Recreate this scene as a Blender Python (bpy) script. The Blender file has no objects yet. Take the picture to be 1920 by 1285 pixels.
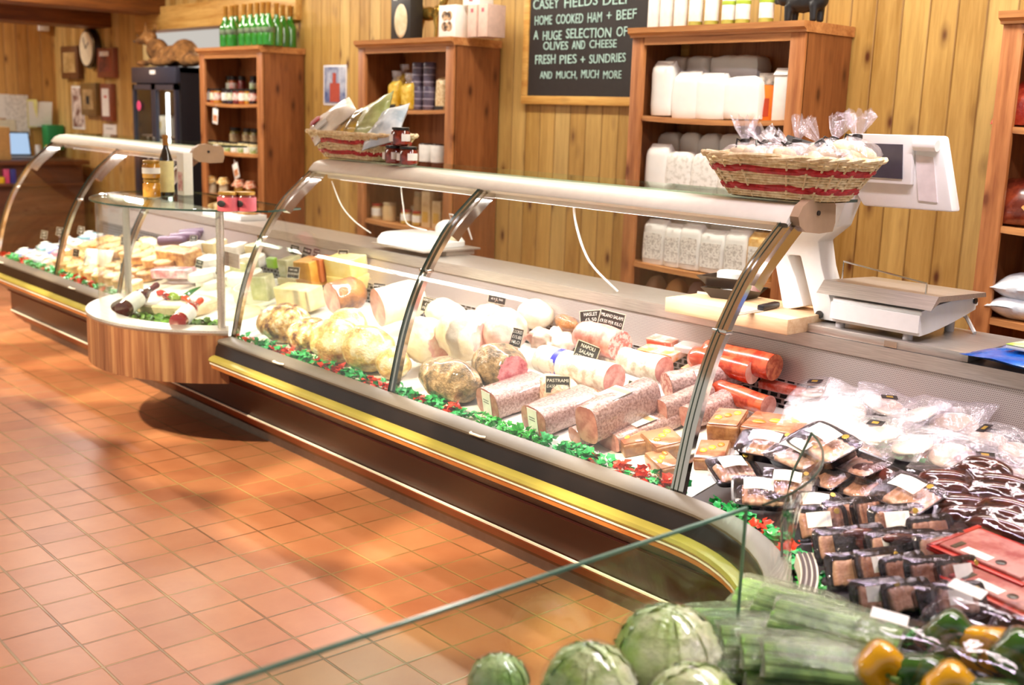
import bpy, bmesh, math, random
from mathutils import Vector, Matrix, noise
PI = math.pi
sc = bpy.context.scene
col = sc.collection
rnd = random.Random(7)
V = Vector

# ------------------------------------------------------------------ camera
CAM_H, FPX = 1.47, 2097.22
YAW, PITCH, ROLL = -0.84084619, 0.20101543, 0.03363671
fw = V((math.sin(YAW) * math.cos(PITCH), math.cos(YAW) * math.cos(PITCH), -math.sin(PITCH)))
r0 = V((math.cos(YAW), -math.sin(YAW), 0)); u0 = r0.cross(fw)
rt = math.cos(ROLL) * r0 + math.sin(ROLL) * u0
up = -math.sin(ROLL) * r0 + math.cos(ROLL) * u0
cd = bpy.data.cameras.new('camera'); cam = bpy.data.objects.new('camera', cd); col.objects.link(cam)
cam.matrix_world = Matrix(((rt.x, up.x, -fw.x, 0), (rt.y, up.y, -fw.y, 0), (rt.z, up.z, -fw.z, CAM_H), (0, 0, 0, 1)))
cd.sensor_width = 36; cd.lens = FPX / 1920 * 36; cd.clip_start = .05
cd.dof.use_dof = True; cd.dof.focus_distance = 3.25; cd.dof.aperture_fstop = 3.1
sc.camera = cam

# ------------------------------------------------------------------ world, light, exposure
w = bpy.data.worlds.new('world'); sc.world = w; w.use_nodes = True
bg = w.node_tree.nodes['Background']; bg.inputs[0].default_value = (1.0, .93, .84, 1); bg.inputs[1].default_value = .5
sc.view_settings.view_transform = 'Standard'; sc.view_settings.look = 'None'
sc.view_settings.gamma = 1; sc.view_settings.use_curve_mapping = False
sc.view_settings.exposure = .28
sc.cycles.transparent_max_bounces = 24
sc.cycles.max_bounces = 8
sc.cycles.caustics_reflective = False; sc.cycles.caustics_refractive = False
sc.cycles.use_denoising = True
sc.cycles.sample_clamp_indirect = 6

def lamp(name, kind, loc, target, power, color, **k):
    d = bpy.data.lights.new(name, kind); d.energy = power; d.color = color
    for a, b in k.items(): setattr(d, a, b)
    o = bpy.data.objects.new(name, d); col.objects.link(o); o.location = loc
    o.rotation_euler = (V(target) - V(loc)).to_track_quat('-Z', 'Y').to_euler()
    return o
CEIL = 2.75
FIXT = [(-11.42, 2.4), (-8.45, 2.9), (-9.2, .45), (-7.6, .45), (-6.0, .45), (-2.4, 3.4), (-4.4, 3.45), (-6.6, 3.4), (-1.0, 3.3), (-.9, 2.25)]  # violet last fitting is added, standing in for a lamp over the corner case
for x, y in FIXT:
    lamp('fluorescent_light', 'AREA', (x, y, CEIL - .09), (x, y, 0), 15 if y < 2 else 38 if y == 2.25 else 60 if x < -10 else 45 if x == -8.45 else 25, (1, .93, .82) if y != 2.25 else (1, .88, .98), shape='RECTANGLE', size=1.55, size_y=.16)
# spot lamps on the ceiling track over the front of the counters
SPOTS = [-7.6, -6.75, -5.9, -5.05, -4.2, -3.35, -2.5, -1.65]
for x in SPOTS:
    lamp('spot_light', 'SPOT', (x, .18, CEIL - .17), (x, 2.55, 0), 470, (1, .84, .56), spot_size=.43, spot_blend=.3, shadow_soft_size=.05)
CAPY, CAPZ = 2.685, 1.215
for a, b in ((-7.30, -5.5), (-4.2, -1.9)):
    lamp('case_lamp', 'AREA', ((a + b) / 2, CAPY - .02, CAPZ - .055), ((a + b) / 2, CAPY - .13, .5), 10 * (b - a), (1, .93, .93), shape='RECTANGLE', size=b - a, size_y=.03)

# ------------------------------------------------------------------ materials
MATS = {}
class NT:
    def __init__(s, name):
        s.m = bpy.data.materials.new(name); s.m.use_nodes = True
        s.t = s.m.node_tree; s.n = s.t.nodes; s.p = s.n['Principled BSDF']; s.out = s.n['Material Output']
        MATS[name] = s.m
    def N(s, typ, **k):
        n = s.n.new(typ)
        for a, b in k.items():
            if a.startswith('i_'):
                key = a[2:]; n.inputs[int(key) if key.isdigit() else key.replace('_', ' ')].default_value = b
            else: setattr(n, a, b)
        return n
    def L(s, a, b): s.t.links.new(a, b)
    def coord(s, scale=(1, 1, 1), kind='Object', rot=(0, 0, 0)):
        t = s.N('ShaderNodeTexCoord'); mp = s.N('ShaderNodeMapping'); mp.inputs['Scale'].default_value = scale
        mp.inputs['Rotation'].default_value = rot
        s.L(t.outputs[kind], mp.inputs[0]); return mp.outputs[0]
    def noise(s, vec, scale, detail=3, rough=.5):
        n = s.N('ShaderNodeTexNoise'); n.inputs['Scale'].default_value = scale; n.inputs['Detail'].default_value = detail; n.inputs['Roughness'].default_value = rough
        s.L(vec, n.inputs['Vector']); return n.outputs['Fac']
    def ramp(s, fac, stops):
        r = s.N('ShaderNodeValToRGB'); e = r.color_ramp.elements
        while len(e) < len(stops): e.new(.5)
        for q, (p, c) in zip(e, stops): q.position = p; q.color = (*c, 1) if len(c) == 3 else c
        s.L(fac, r.inputs[0]); return r.outputs[0]
    def mix(s, fac, a, b, mode='MIX'):
        m = s.N('ShaderNodeMix', data_type='RGBA', blend_type=mode)
        for sock, v in ((m.inputs[0], fac), (m.inputs[6], a), (m.inputs[7], b)):
            if hasattr(v, 'links'): s.L(v, sock)
            else: sock.default_value = v if isinstance(v, (int, float)) else ((*v, 1) if len(v) == 3 else v)
        return m.outputs[2]
    def math(s, op, a, b=0.0):
        m = s.N('ShaderNodeMath', operation=op)
        for sock, v in ((m.inputs[0], a), (m.inputs[1], b)):
            if hasattr(v, 'links'): s.L(v, sock)
            else: sock.default_value = v
        return m.outputs[0]
    def bump(s, h, strength=.3, dist=.01):
        b = s.N('ShaderNodeBump'); b.inputs['Strength'].default_value = strength; b.inputs['Distance'].default_value = dist
        s.L(h, b.inputs['Height']); s.L(b.outputs[0], s.p.inputs['Normal'])
    def set(s, color=None, rough=.5, metal=0, coat=0, spec=None, sss=0, trans=0):
        p = s.p
        if color is not None:
            if hasattr(color, 'links'): s.L(color, p.inputs['Base Color'])
            else: p.inputs['Base Color'].default_value = (*color, 1)
        p.inputs['Roughness'].default_value = rough; p.inputs['Metallic'].default_value = metal
        p.inputs['Coat Weight'].default_value = coat; p.inputs['Coat Roughness'].default_value = .08
        if spec is not None: p.inputs['Specular IOR Level'].default_value = spec
        if trans: p.inputs['Transmission Weight'].default_value = trans
        return s.m

def srgb(h):
    h = h.lstrip('#'); c = [int(h[i:i + 2], 16) / 255 for i in (0, 2, 4)]
    return tuple(x / 12.92 if x <= .04045 else ((x + .055) / 1.055) ** 2.4 for x in c)

def plain(name, hexc, rough=.5, metal=0, coat=0, var=.06, vs=30):
    if name in MATS: return MATS[name]
    t = NT(name); c = srgb(hexc); v = t.coord()
    n = t.noise(v, vs, 3)
    d = tuple(max(0, x * (1 - var * 2)) for x in c); l = tuple(min(1, x * (1 + var * 1.2)) for x in c)
    return t.set(t.ramp(n, [(.3, d), (.7, l)]), rough, metal, coat)

def two(name, a, b, scale=20, rough=.5, coat=0, lo=.4, hi=.6, stretch=(1, 1, 1), bump=0, detail=4, c3=None, det2=90):
    if name in MATS: return MATS[name]
    t = NT(name); v = t.coord(stretch); n = t.noise(v, scale, detail, .6)
    st = [(lo, srgb(a)), (hi, srgb(b))]
    if c3: st.append((min(1, hi + .12), srgb(c3)))
    c = t.ramp(n, st)
    if bump: t.bump(t.noise(t.coord(), det2, 4, .6), bump, .01)
    return t.set(c, rough, 0, coat)

def wood(name, a, b, knot=None, along='Z', plank=0, scale=1.0, rough=.45, groove=None, seed=0, axis='X'):
    """grain stretched along one axis; optional planks across another axis with knots and grooves"""
    t = NT(name); tc = t.N('ShaderNodeTexCoord'); sep = t.N('ShaderNodeSeparateXYZ'); t.L(tc.outputs['Object'], sep.inputs[0])
    ax = {'X': sep.outputs[0], 'Y': sep.outputs[1], 'Z': sep.outputs[2]}
    g = ax[along]; cr = [ax[k] for k in 'XYZ' if k != along]
    off = 0.0
    if plank:
        idx = t.math('FLOOR', t.math('DIVIDE', ax[axis], plank))
        wn = t.N('ShaderNodeTexWhiteNoise', noise_dimensions='1D'); t.L(idx, wn.inputs['W']); rn = wn.outputs['Value']
        off = t.math('MULTIPLY', rn, 37.0)
    cb = t.N('ShaderNodeCombineXYZ'); t.L(t.math('MULTIPLY', cr[0], 14 * scale), cb.inputs[0]); t.L(t.math('MULTIPLY', cr[1], 14 * scale), cb.inputs[1])
    gz = t.math('MULTIPLY', g, 1.1 * scale)
    t.L(t.math('ADD', gz, off) if plank else gz, cb.inputs[2])
    n1 = t.noise(cb.outputs[0], 1.6, 4, .55)
    n2 = t.noise(cb.outputs[0], 7.0, 3, .6)
    f = t.math('ADD', t.math('MULTIPLY', n1, .65), t.math('MULTIPLY', n2, .35))
    c = t.ramp(f, [(.36, srgb(a)), (.62, srgb(b))])
    if plank:
        c = t.mix(.30, c, t.ramp(rn, [(0, srgb('#93652a')), (.5, srgb('#cda45a')), (1, srgb('#e6cf90'))]), 'MIX')
    if knot:
        cb2 = t.N('ShaderNodeCombineXYZ'); t.L(t.math('MULTIPLY', cr[0], 9.0), cb2.inputs[0]); t.L(t.math('MULTIPLY', cr[1], 9.0), cb2.inputs[1])
        t.L(t.math('ADD', t.math('MULTIPLY', g, 4.2), off), cb2.inputs[2])
        vo = t.N('ShaderNodeTexVoronoi'); vo.inputs['Scale'].default_value = 1.0; t.L(cb2.outputs[0], vo.inputs['Vector'])
        k = t.ramp(vo.outputs['Distance'], [(.06, (1, 1, 1)), (.15, (.35, .35, .35)), (.28, (0, 0, 0))])
        c = t.mix(k, c, srgb(knot))
    if plank:
        fr = t.math('FRACT', t.math('DIVIDE', ax[axis], plank))
        ed = t.math('ABSOLUTE', t.math('SUBTRACT', fr, .5))
        gr = t.ramp(ed, [(.455, (0, 0, 0)), (.49, (1, 1, 1))])
        c = t.mix(t.math('MULTIPLY', gr, .55), c, srgb(groove or '#6b3d16'))
        t.bump(t.math('SUBTRACT', 1.0, gr), .5, .012)
    return t.set(c, rough)

WALLW = wood('pine_boards', '#a47c38', '#d0a85e', '#5b2d10', plank=.118)
WALLX = wood('pine_boards_side', '#a8702f', '#d6a058', '#5b2d10', plank=.118, axis='Y')
SHELFW = wood('stained_pine', '#8a5028', '#bb7c48', '#6a3514', along='Z', scale=.8)
SHELFH = wood('stained_pine_board', '#a06436', '#cf945a', '#6a3514', along='X', scale=.8)
FRAMEW = wood('pale_pine', '#c48a3e', '#e6b866', '#7a4a1c', along='X')
SHADEW = wood('shaded_pine_side', '#73401f', '#9c6236', '#4f260e', along='Z', scale=.8)  # same stain as the fronts, darkened for the shade on the side panels
BEAMW = wood('dark_beam', '#5e3212', '#8a5220', along='Y')
BEAMP = wood('pale_beam', '#b5823a', '#dcb266', along='X')
DESKW = wood('desk_wood', '#4a2a18', '#6e4024', along='Y')
BOARDW = wood('maple_board', '#dcae80', '#f0cfa6', along='X', scale=1.4)
LAMW = None
def make_special():
    global FILM2, LAMW, TILE, GLASS, FILM, GREENGL, POUCH, STEEL, CHROME, CREAM, BUMPER, SLOTS, GRILL, EDGEG
    t = NT('laminate_wood'); tc = t.coord((26, 26, 1.2)); n = t.noise(tc, 1.0, 3, .6)
    LAMW = t.set(t.ramp(n, [(.3, srgb('#5c3320')), (.5, srgb('#83563a')), (.68, srgb('#a87e56'))]), .32)
    # quarry tiles: the grid is laid in metres
    t = NT('quarry_tiles'); tc = t.N('ShaderNodeTexCoord'); sp = t.N('ShaderNodeSeparateXYZ'); t.L(tc.outputs['Object'], sp.inputs[0])
    px, py, ox, oy = .1575, .161, .055, .101
    fx = t.math('DIVIDE', t.math('ADD', sp.outputs[0], 20 * px + ox), px); fy = t.math('DIVIDE', t.math('ADD', sp.outputs[1], 20 * py - oy + .035), py)
    ix, iy = t.math('FLOOR', fx), t.math('FLOOR', fy)
    cb = t.N('ShaderNodeCombineXYZ'); t.L(ix, cb.inputs[0]); t.L(iy, cb.inputs[1])
    wn = t.N('ShaderNodeTexWhiteNoise', noise_dimensions='2D'); t.L(cb.outputs[0], wn.inputs['Vector'])
    base = t.ramp(wn.outputs['Value'], [(0, srgb('#ac6c4a')), (.5, srgb('#b97852')), (1, srgb('#c5865e'))])
    base = t.mix(.35, base, t.ramp(t.noise(t.coord(), 5, 5, .6), [(.3, srgb('#a66444')), (.7, srgb('#cd9068'))]))
    dx = t.math('ABSOLUTE', t.math('SUBTRACT', t.math('FRACT', fx), .5)); dy = t.math('ABSOLUTE', t.math('SUBTRACT', t.math('FRACT', fy), .5))
    g = t.ramp(t.math('MAXIMUM', dx, dy), [(.470, (0, 0, 0)), (.483, (1, 1, 1))])
    gc = t.ramp(t.noise(t.coord(), 2.2, 4, .6), [(.4, srgb('#7d5636')), (.6, srgb('#b3935f'))])
    t.set(t.mix(g, base, gc), .34)
    t.bump(t.math('SUBTRACT', t.math('MULTIPLY', t.noise(t.coord(), 40, 3), .2), g), .35, .004); TILE = t.m

    def clear(name, tint, f0, rough, white=0.0, bumpy=0.0, wcol=(1, 1, 1), bscale=30, gcol=(1, 1, 1)):
        t = NT(name); t.n.remove(t.p)
        tr = t.N('ShaderNodeBsdfTransparent'); tr.inputs[0].default_value = (*tint, 1)
        gl = t.N('ShaderNodeBsdfGlossy'); gl.inputs['Color'].default_value = (*gcol, 1); gl.inputs['Roughness'].default_value = rough
        lw = t.N('ShaderNodeLayerWeight'); lw.inputs[0].default_value = .5
        fac = t.ramp(lw.outputs['Facing'], [(0, (f0,) * 3), (.6, (f0 * 1.5,) * 3), (.9, (.24,) * 3), (1, (.7,) * 3)])
        if bumpy:
            b = t.N('ShaderNodeBump'); b.inputs['Strength'].default_value = bumpy; b.inputs['Distance'].default_value = .01
            t.L(t.noise(t.coord((1, 1, 1)), bscale, 3, .65), b.inputs['Height']); t.L(b.outputs[0], gl.inputs['Normal']); t.L(b.outputs[0], lw.inputs['Normal'])
        m = t.N('ShaderNodeMixShader'); t.L(fac, m.inputs[0]); t.L(tr.outputs[0], m.inputs[1]); t.L(gl.outputs[0], m.inputs[2])
        last = m
        if white:
            d = t.N('ShaderNodeBsdfDiffuse'); d.inputs[0].default_value = (*wcol, 1)
            m2 = t.N('ShaderNodeMixShader'); m2.inputs[0].default_value = white; t.L(m.outputs[0], m2.inputs[1]); t.L(d.outputs[0], m2.inputs[2]); last = m2
        t.L(last.outputs[0], t.out.inputs[0]); return t.m
    GLASS = clear('clear_glass', (.97, .99, .975), .045, .0)
    GREENGL = clear('greenish_glass', (.86, .95, .88), .06, .0)
    FILM = clear('cling_film', (.97, .96, .98), .06, .14, .012, .5, (1, .97, 1), 40, (.95, .84, 1))  # violet lamp reflections painted into the gloss colour of this and the next films
    FILM2 = clear('thin_film', (.97, .96, .98), .045, .08, .0, .16, (1, 1, 1), 24, (.96, .88, 1))
    POUCH = clear('clear_pouch', (.97, .96, .97), .10, .12, .10, .8, (1, .98, 1), 45, (.95, .88, 1))
    t = NT('glass_edge'); EDGEG = t.set(srgb('#2c4038'), .1)
    t = NT('brushed_steel'); n = t.noise(t.coord((4, 120, 120)), 3, 3); STEEL = t.set(t.ramp(n, [(.3, srgb('#b4aca4')), (.7, srgb('#d2cac2'))]), .36, .75)
    t = NT('chrome'); CHROME = t.set(srgb('#d9d4cc'), .12, 1)
    CREAM = plain('cream_canopy', '#e4dfd2', .35, var=.02)
    t = NT('yellow_bumper'); n = t.noise(t.coord((1, 1, 1)), 6, 2); BUMPER = t.set(t.ramp(n, [(.3, srgb('#93893f')), (.7, srgb('#a89b4c'))]), .3)
    def dots(name, base, hole, sx, sy, r):
        t = NT(name); u = t.N('ShaderNodeTexCoord'); mp = t.N('ShaderNodeMapping'); mp.inputs['Scale'].default_value = (sx, sy, sy)
        t.L(u.outputs['Object'], mp.inputs[0]); s = t.N('ShaderNodeSeparateXYZ'); t.L(mp.outputs[0], s.inputs[0])
        row = t.math('FLOOR', s.outputs[2]); sh = t.math('MULTIPLY', t.math('MODULO', row, 2.0), .5)
        a = t.math('SUBTRACT', t.math('FRACT', t.math('ADD', s.outputs[0], sh)), .5); b = t.math('SUBTRACT', t.math('FRACT', s.outputs[2]), .5)
        d = t.math('MAXIMUM', t.math('ABSOLUTE', a), t.math('ABSOLUTE', b))
        k = t.ramp(d, [(r - .03, (1, 1, 1)), (r + .03, (0, 0, 0))])
        t.set(t.mix(k, srgb(base), srgb(hole)), .35, .6); return t.m
    GRILL = dots('perforated_steel', '#cfc2bc', '#7d6c6c', 190, 190, .26)
    SLOTS = dots('slotted_plate', '#a39ea0', '#141214', 28, 60, .36)
make_special()
BLACKF = plain('black_fascia', '#1d1512', .22, var=.15, vs=8)
BROWNP = plain('brown_panel', '#35150d', .36, var=.06, vs=4)
BROWNR = plain('brown_ridge', '#7a381e', .4, var=.05)
DARK = plain('near_black', '#15110f', .5)
ORANGE = plain('orange_trim', '#b9733a', .4)
PLINTH = plain('grey_plinth', '#8d7f72', .45)
WHITE = plain('white_plastic', '#f0eeea', .35, var=.015)
WHITEP = plain('white_paper', '#f2f0ea', .7, var=.02)
BLACKP = plain('black_plastic', '#17151a', .3)
CARD = plain('black_card', '#2a2422', .6)
CHALK = plain('chalk_mint', '#b9dcd2', .8, var=.12, vs=60)
CHALKW = plain('chalk_cream', '#efe6d8', .8)
SCREW = plain('dark_screw', '#2c2a28', .4)
TAUPE = plain('taupe_endcap', '#ab8f74', .4, var=.03)

# ------------------------------------------------------------------ mesh helpers
class MB:
    def __init__(s): s.bm = bmesh.new(); s.mi = 0
    def _add(s, vs, fs, M=None, mi=None):
        nv = [s.bm.verts.new(M @ V(v) if M else V(v)) for v in vs]; out = []
        for f in fs:
            try: fc = s.bm.faces.new([nv[i] for i in f])
            except ValueError: continue
            fc.material_index = s.mi if mi is None else mi; out.append(fc)
        return nv, out
    def box(s, x0, x1, y0, y1, z0, z1, bev=0, seg=2, M=None):
        nv, fs = s._add([(x, y, z) for x in (x0, x1) for y in (y0, y1) for z in (z0, z1)],
                        [(0, 1, 3, 2), (4, 6, 7, 5), (0, 4, 5, 1), (2, 3, 7, 6), (0, 2, 6, 4), (1, 5, 7, 3)], M)
        if bev:
            es = list({e for f in fs for e in f.edges})
            bmesh.ops.bevel(s.bm, geom=es, offset=bev, segments=seg, affect='EDGES', profile=.5)
        return s
    def grid(s, P, cu=False, cv=False, M=None, cap0=False, cap1=False, mi=None):
        """P[i][j] rows of points"""
        nu, nv = len(P), len(P[0]); vs = [p for r in P for p in r]; fs = []
        for i in range(nu if cu else nu - 1):
            for j in range(nv if cv else nv - 1):
                a, b = i, (i + 1) % nu; c, d = j, (j + 1) % nv
                fs.append((a * nv + c, a * nv + d, b * nv + d, b * nv + c))
        if cap0: fs.append(tuple(range(nv))[::-1])
        if cap1: fs.append(tuple((nu - 1) * nv + j for j in range(nv)))
        s._add(vs, fs, M, mi); return s
    def lathe(s, prof, n=20, M=None, cap=True):
        P = [[(r * math.cos(2 * PI * k / n), r * math.sin(2 * PI * k / n), z) for k in range(n)] for r, z in prof]
        return s.grid(P, cv=True, M=M, cap0=cap, cap1=cap)
    def cyl(s, a, b, r, r2=None, n=14):
        a, b = V(a), V(b); d = b - a; q = d.to_track_quat('Z', 'Y').to_matrix().to_4x4(); q.translation = a
        return s.lathe([(r, 0), (r if r2 is None else r2, d.length)], n, q)
    def prism(s, poly, x0, x1, M=None):
        """poly of (y, z) pushed along x"""
        return s.grid([[(x, y, z) for y, z in poly] for x in (x0, x1)], cv=True, M=M, cap0=True, cap1=True)
    def tube(s, path, r, n=8, closed=False):
        path = [V(p) for p in path]; P = []; m = len(path); ref = V((0, 0, 1))
        for i, p in enumerate(path):
            t = (path[(i + 1) % m] if closed or i < m - 1 else p) - (path[i - 1] if closed or i else p)
            t.normalize(); a = t.cross(ref)
            if a.length < .1: a = t.cross(V((1, 0, 0)))
            a.normalize(); b = t.cross(a); rr = r[i] if isinstance(r, (list, tuple)) else r
            P.append([p + rr * (math.cos(2 * PI * k / n) * a + math.sin(2 * PI * k / n) * b) for k in range(n)])
        return s.grid(P, cu=closed, cv=True, cap0=not closed, cap1=not closed)
    def ell(s, c, r, sub=3, amp=0, freq=4, seed=0, M=None, oct=2):
        q = bmesh.new(); bmesh.ops.create_icosphere(q, subdivisions=sub, radius=1)
        sd = V((seed * 3.1, seed * 1.7, seed * 2.3)); vs = []
        for v in q.verts:
            p = V((v.co.x * r[0], v.co.y * r[1], v.co.z * r[2]))
            if amp:
                k = 1.0
                for o in range(oct): p += v.co * r[2] * amp * noise.noise(p * freq * 2 ** o + sd) / 2 ** o
            vs.append(V(c) + p)
        s._add(vs, [tuple(v.index for v in f.verts) for f in q.faces], M); q.free(); return s
    def sweep(s, prof, path, close=True):
        """prof of (out, z); path of (x, y, nx, ny) with n pointing to the customers"""
        return s.grid([[(x + nx * o, y + ny * o, z) for o, z in prof] for x, y, nx, ny in path], cv=close, cap0=close, cap1=close)
    def mesh(s, name, mats, ang=40, smooth=True):
        me = bpy.data.meshes.new(name); bmesh.ops.recalc_face_normals(s.bm, faces=s.bm.faces[:])
        s.bm.to_mesh(me); s.bm.free()
        for m in (mats if isinstance(mats, (list, tuple)) else [mats]): me.materials.append(m)
        if smooth:
            me.polygons.foreach_set('use_smooth', [True] * len(me.polygons)); me.set_sharp_from_angle(angle=math.radians(ang))
        return me
    def build(s, name, mats, parent=None, ang=40, smooth=True, loc=None, label=None):
        return link(name, s.mesh(name, mats, ang, smooth), parent, loc, label)

def link(name, me, parent=None, loc=None, label=None):
    o = bpy.data.objects.new(name, me); col.objects.link(o)
    if parent: o.parent = parent
    if loc: o.location = loc
    if label: o['label'] = label
    return o
def tag(o, label, cat, group=None):
    o['label'] = label; o['category'] = cat
    if group: o['group'] = group
    return o
def thing(name, label, cat, loc=(0, 0, 0), rz=0, group=None, tilt=None):
    o = bpy.data.objects.new(name, None); col.objects.link(o); o.empty_display_size = .05
    pose(o, loc, rz, tilt); return tag(o, label, cat, group)
def pose(o, loc, rz=0, tilt=None, sc_=None):
    o.location = loc; o.rotation_euler = (0, 0, rz)
    if tilt is not None: o.rotation_euler = (tilt @ Matrix.Rotation(rz, 3, 'Z')).to_euler()
    if sc_: o.scale = sc_ if hasattr(sc_, '__len__') else (sc_,) * 3
    return o
def structure(o): o['kind'] = 'structure'; return o
def dup(root, label=None, loc=None, rz=0, tilt=None, group=None, sc_=None):
    c = root.copy(); col.objects.link(c)
    if label: c['label'] = label
    if group: c['group'] = group
    if loc is not None: pose(c, loc, rz, tilt, sc_)
    for ch in list(root.children):
        d = ch.copy(); col.objects.link(d); d.parent = c
        for g in list(ch.children):
            e = g.copy(); col.objects.link(e); e.parent = d
    return c
def setmat(o, i, m):
    """give one copy its own material on an own copy of the mesh data"""
    o.data = o.data.copy(); o.data.materials[i] = m
def text(body, size, mat, parent, M, name='writing', ex=.0006, align='CENTER', shear=0, sp=1.0, lh=1.0, width=None):
    cu = bpy.data.curves.new('t', 'FONT'); cu.body = body; cu.size = size; cu.extrude = ex; cu.align_x = align; cu.align_y = 'CENTER'
    cu.shear = shear; cu.space_character = sp; cu.space_line = lh; cu.resolution_u = 3
    t = bpy.data.objects.new('t', cu); col.objects.link(t); bpy.context.view_layer.update()
    me = bpy.data.meshes.new_from_object(t.evaluated_get(bpy.context.evaluated_depsgraph_get()))
    bpy.data.objects.remove(t); bpy.data.curves.remove(cu)
    if width:
        xs = [v.co.x for v in me.vertices]; k = width / max(1e-6, max(xs) - min(xs))
        for v in me.vertices: v.co.x *= k
    me.transform(M); me.materials.clear(); me.materials.append(mat); me.name = name
    return link(name, me, parent)
FRONT = Matrix.Rotation(PI / 2, 4, 'X')            # flat lettering stood up to face the customers (-y)
def T(x, y, z): return Matrix.Translation((x, y, z))
def R(a, ax): return Matrix.Rotation(a, 4, ax)

def ray(px, py): return fw + rt * ((px - 960) / FPX) - up * ((py - 642.5) / FPX)
def onz(px, py, z): d = ray(px, py); return V((0, 0, CAM_H)) + d * ((z - CAM_H) / d.z)
def ony(px, py, y): d = ray(px, py); return V((0, 0, CAM_H)) + d * (y / d.y)
def onx(px, py, x): d = ray(px, py); return V((0, 0, CAM_H)) + d * (x / d.x)
# the display deck rises away from the customers, around the corner too
CX, CY, RS = -1.75, 1.61, .60
def deck_s(x, y):
    if x <= CX: return y - 2.21
    if y <= CY: return x + 1.15
    return math.hypot(x - CX, y - CY) - RS
def zd(x, y): return .478 + .2 * min(.7, max(0, deck_s(x, y) - .03))
def on_deck(px, py, dz=0.0):
    """where a line of sight meets the sloping deck, raised by dz for things lying on other things"""
    d = ray(px, py); o = V((0, 0, CAM_H)); a, b = .8, 9.0
    for k in range(50):
        m = (a + b) / 2; p = o + d * m
        if p.z > zd(p.x, p.y) + dz: a = m
        else: b = m
    return o + d * a
TILT = Matrix.Rotation(math.atan(.2), 3, 'X')

# ------------------------------------------------------------------ the room
WY, WX, TOP = 4.27, -11.9, 2.75
m = MB()
m.box(-13, 1.6, -1.6, 6.6, -.1, 0); structure(m.build('floor', TILE, smooth=False))
m = MB(); m.box(-13, 1.6, -1.6, 6.6, TOP, TOP + .1); structure(m.build('ceiling', plain('ceiling_paint', '#e9dcc4', .8)))
# back wall with a wide opening behind the drinks fridge
OX0, OX1, OZ = -9.76, -7.3, 2.07
m = MB(); m.box(WX, OX0, WY, WY + .12, 0, TOP); m.box(OX0, OX1, WY, WY + .12, OZ + .19, TOP); m.box(OX1, 1.6, WY, WY + .12, 0, TOP)
structure(m.build('wall_back', WALLW, smooth=False))
m = MB(); m.box(OX0 - .05, OX1 + .2, WY - .05, WY + .13, OZ, OZ + .19, .006); structure(m.build('trim_1', BEAMP))
m = MB(); m.box(WX - .12, WX, -1.6, WY, 0, TOP); structure(m.build('wall_left', WALLX, smooth=False))
m = MB(); m.box(-11.9, -6.0, 6.2, 6.3, 0, TOP); structure(m.build('wall_far', plain('cool_white_wall', '#c9d2de', .8)))
lamp('back_room_light', 'AREA', (-8.6, 5.2, 2.6), (-8.6, 5.2, 0), 45, (.85, .92, 1), shape='RECTANGLE', size=1.2, size_y=.5)
# ceiling beams that run from the back wall towards the customers
m = MB(); m.box(-9.62, -9.28, 1.2, WY, 2.2, TOP, .006); structure(m.build('beam', BEAMW))
m = MB(); m.box(-10.9, -10.42, 1.2, WY, 2.13, TOP, .006); structure(m.build('beam', BEAMW))
# light fittings over the lamps of the room
def fixture(x, y, label):
    t = thing('ceiling_light', label, 'ceiling light', (x, y, CEIL), 0, 'fluorescent fittings on the ceiling')
    m = MB(); m.prism([(-.1, 0), (.1, 0), (.085, -.055), (-.085, -.055)], -.78, .78); m.build('housing', WHITE, t)
for x, y in FIXT: fixture(x, y, 'white fluorescent fitting fixed flat under the shop ceiling')
for x in SPOTS:
    t = thing('spotlight', 'small white ceiling spotlight aimed at the counter fronts', 'spotlight', (x, .10, CEIL), 0, 'ceiling spotlights over the counters')
    m = MB(); m.lathe([(.03, 0), (.03, -.03)], 14); m.cyl((0, 0, -.02), (0, .03, -.08), .012); m.build('mount', WHITE, t)
    m = MB(); m.cyl((0, .0, -.05), (0, .05, -.115), .035, .045, 18); m.build('shade', WHITE, t)

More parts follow.
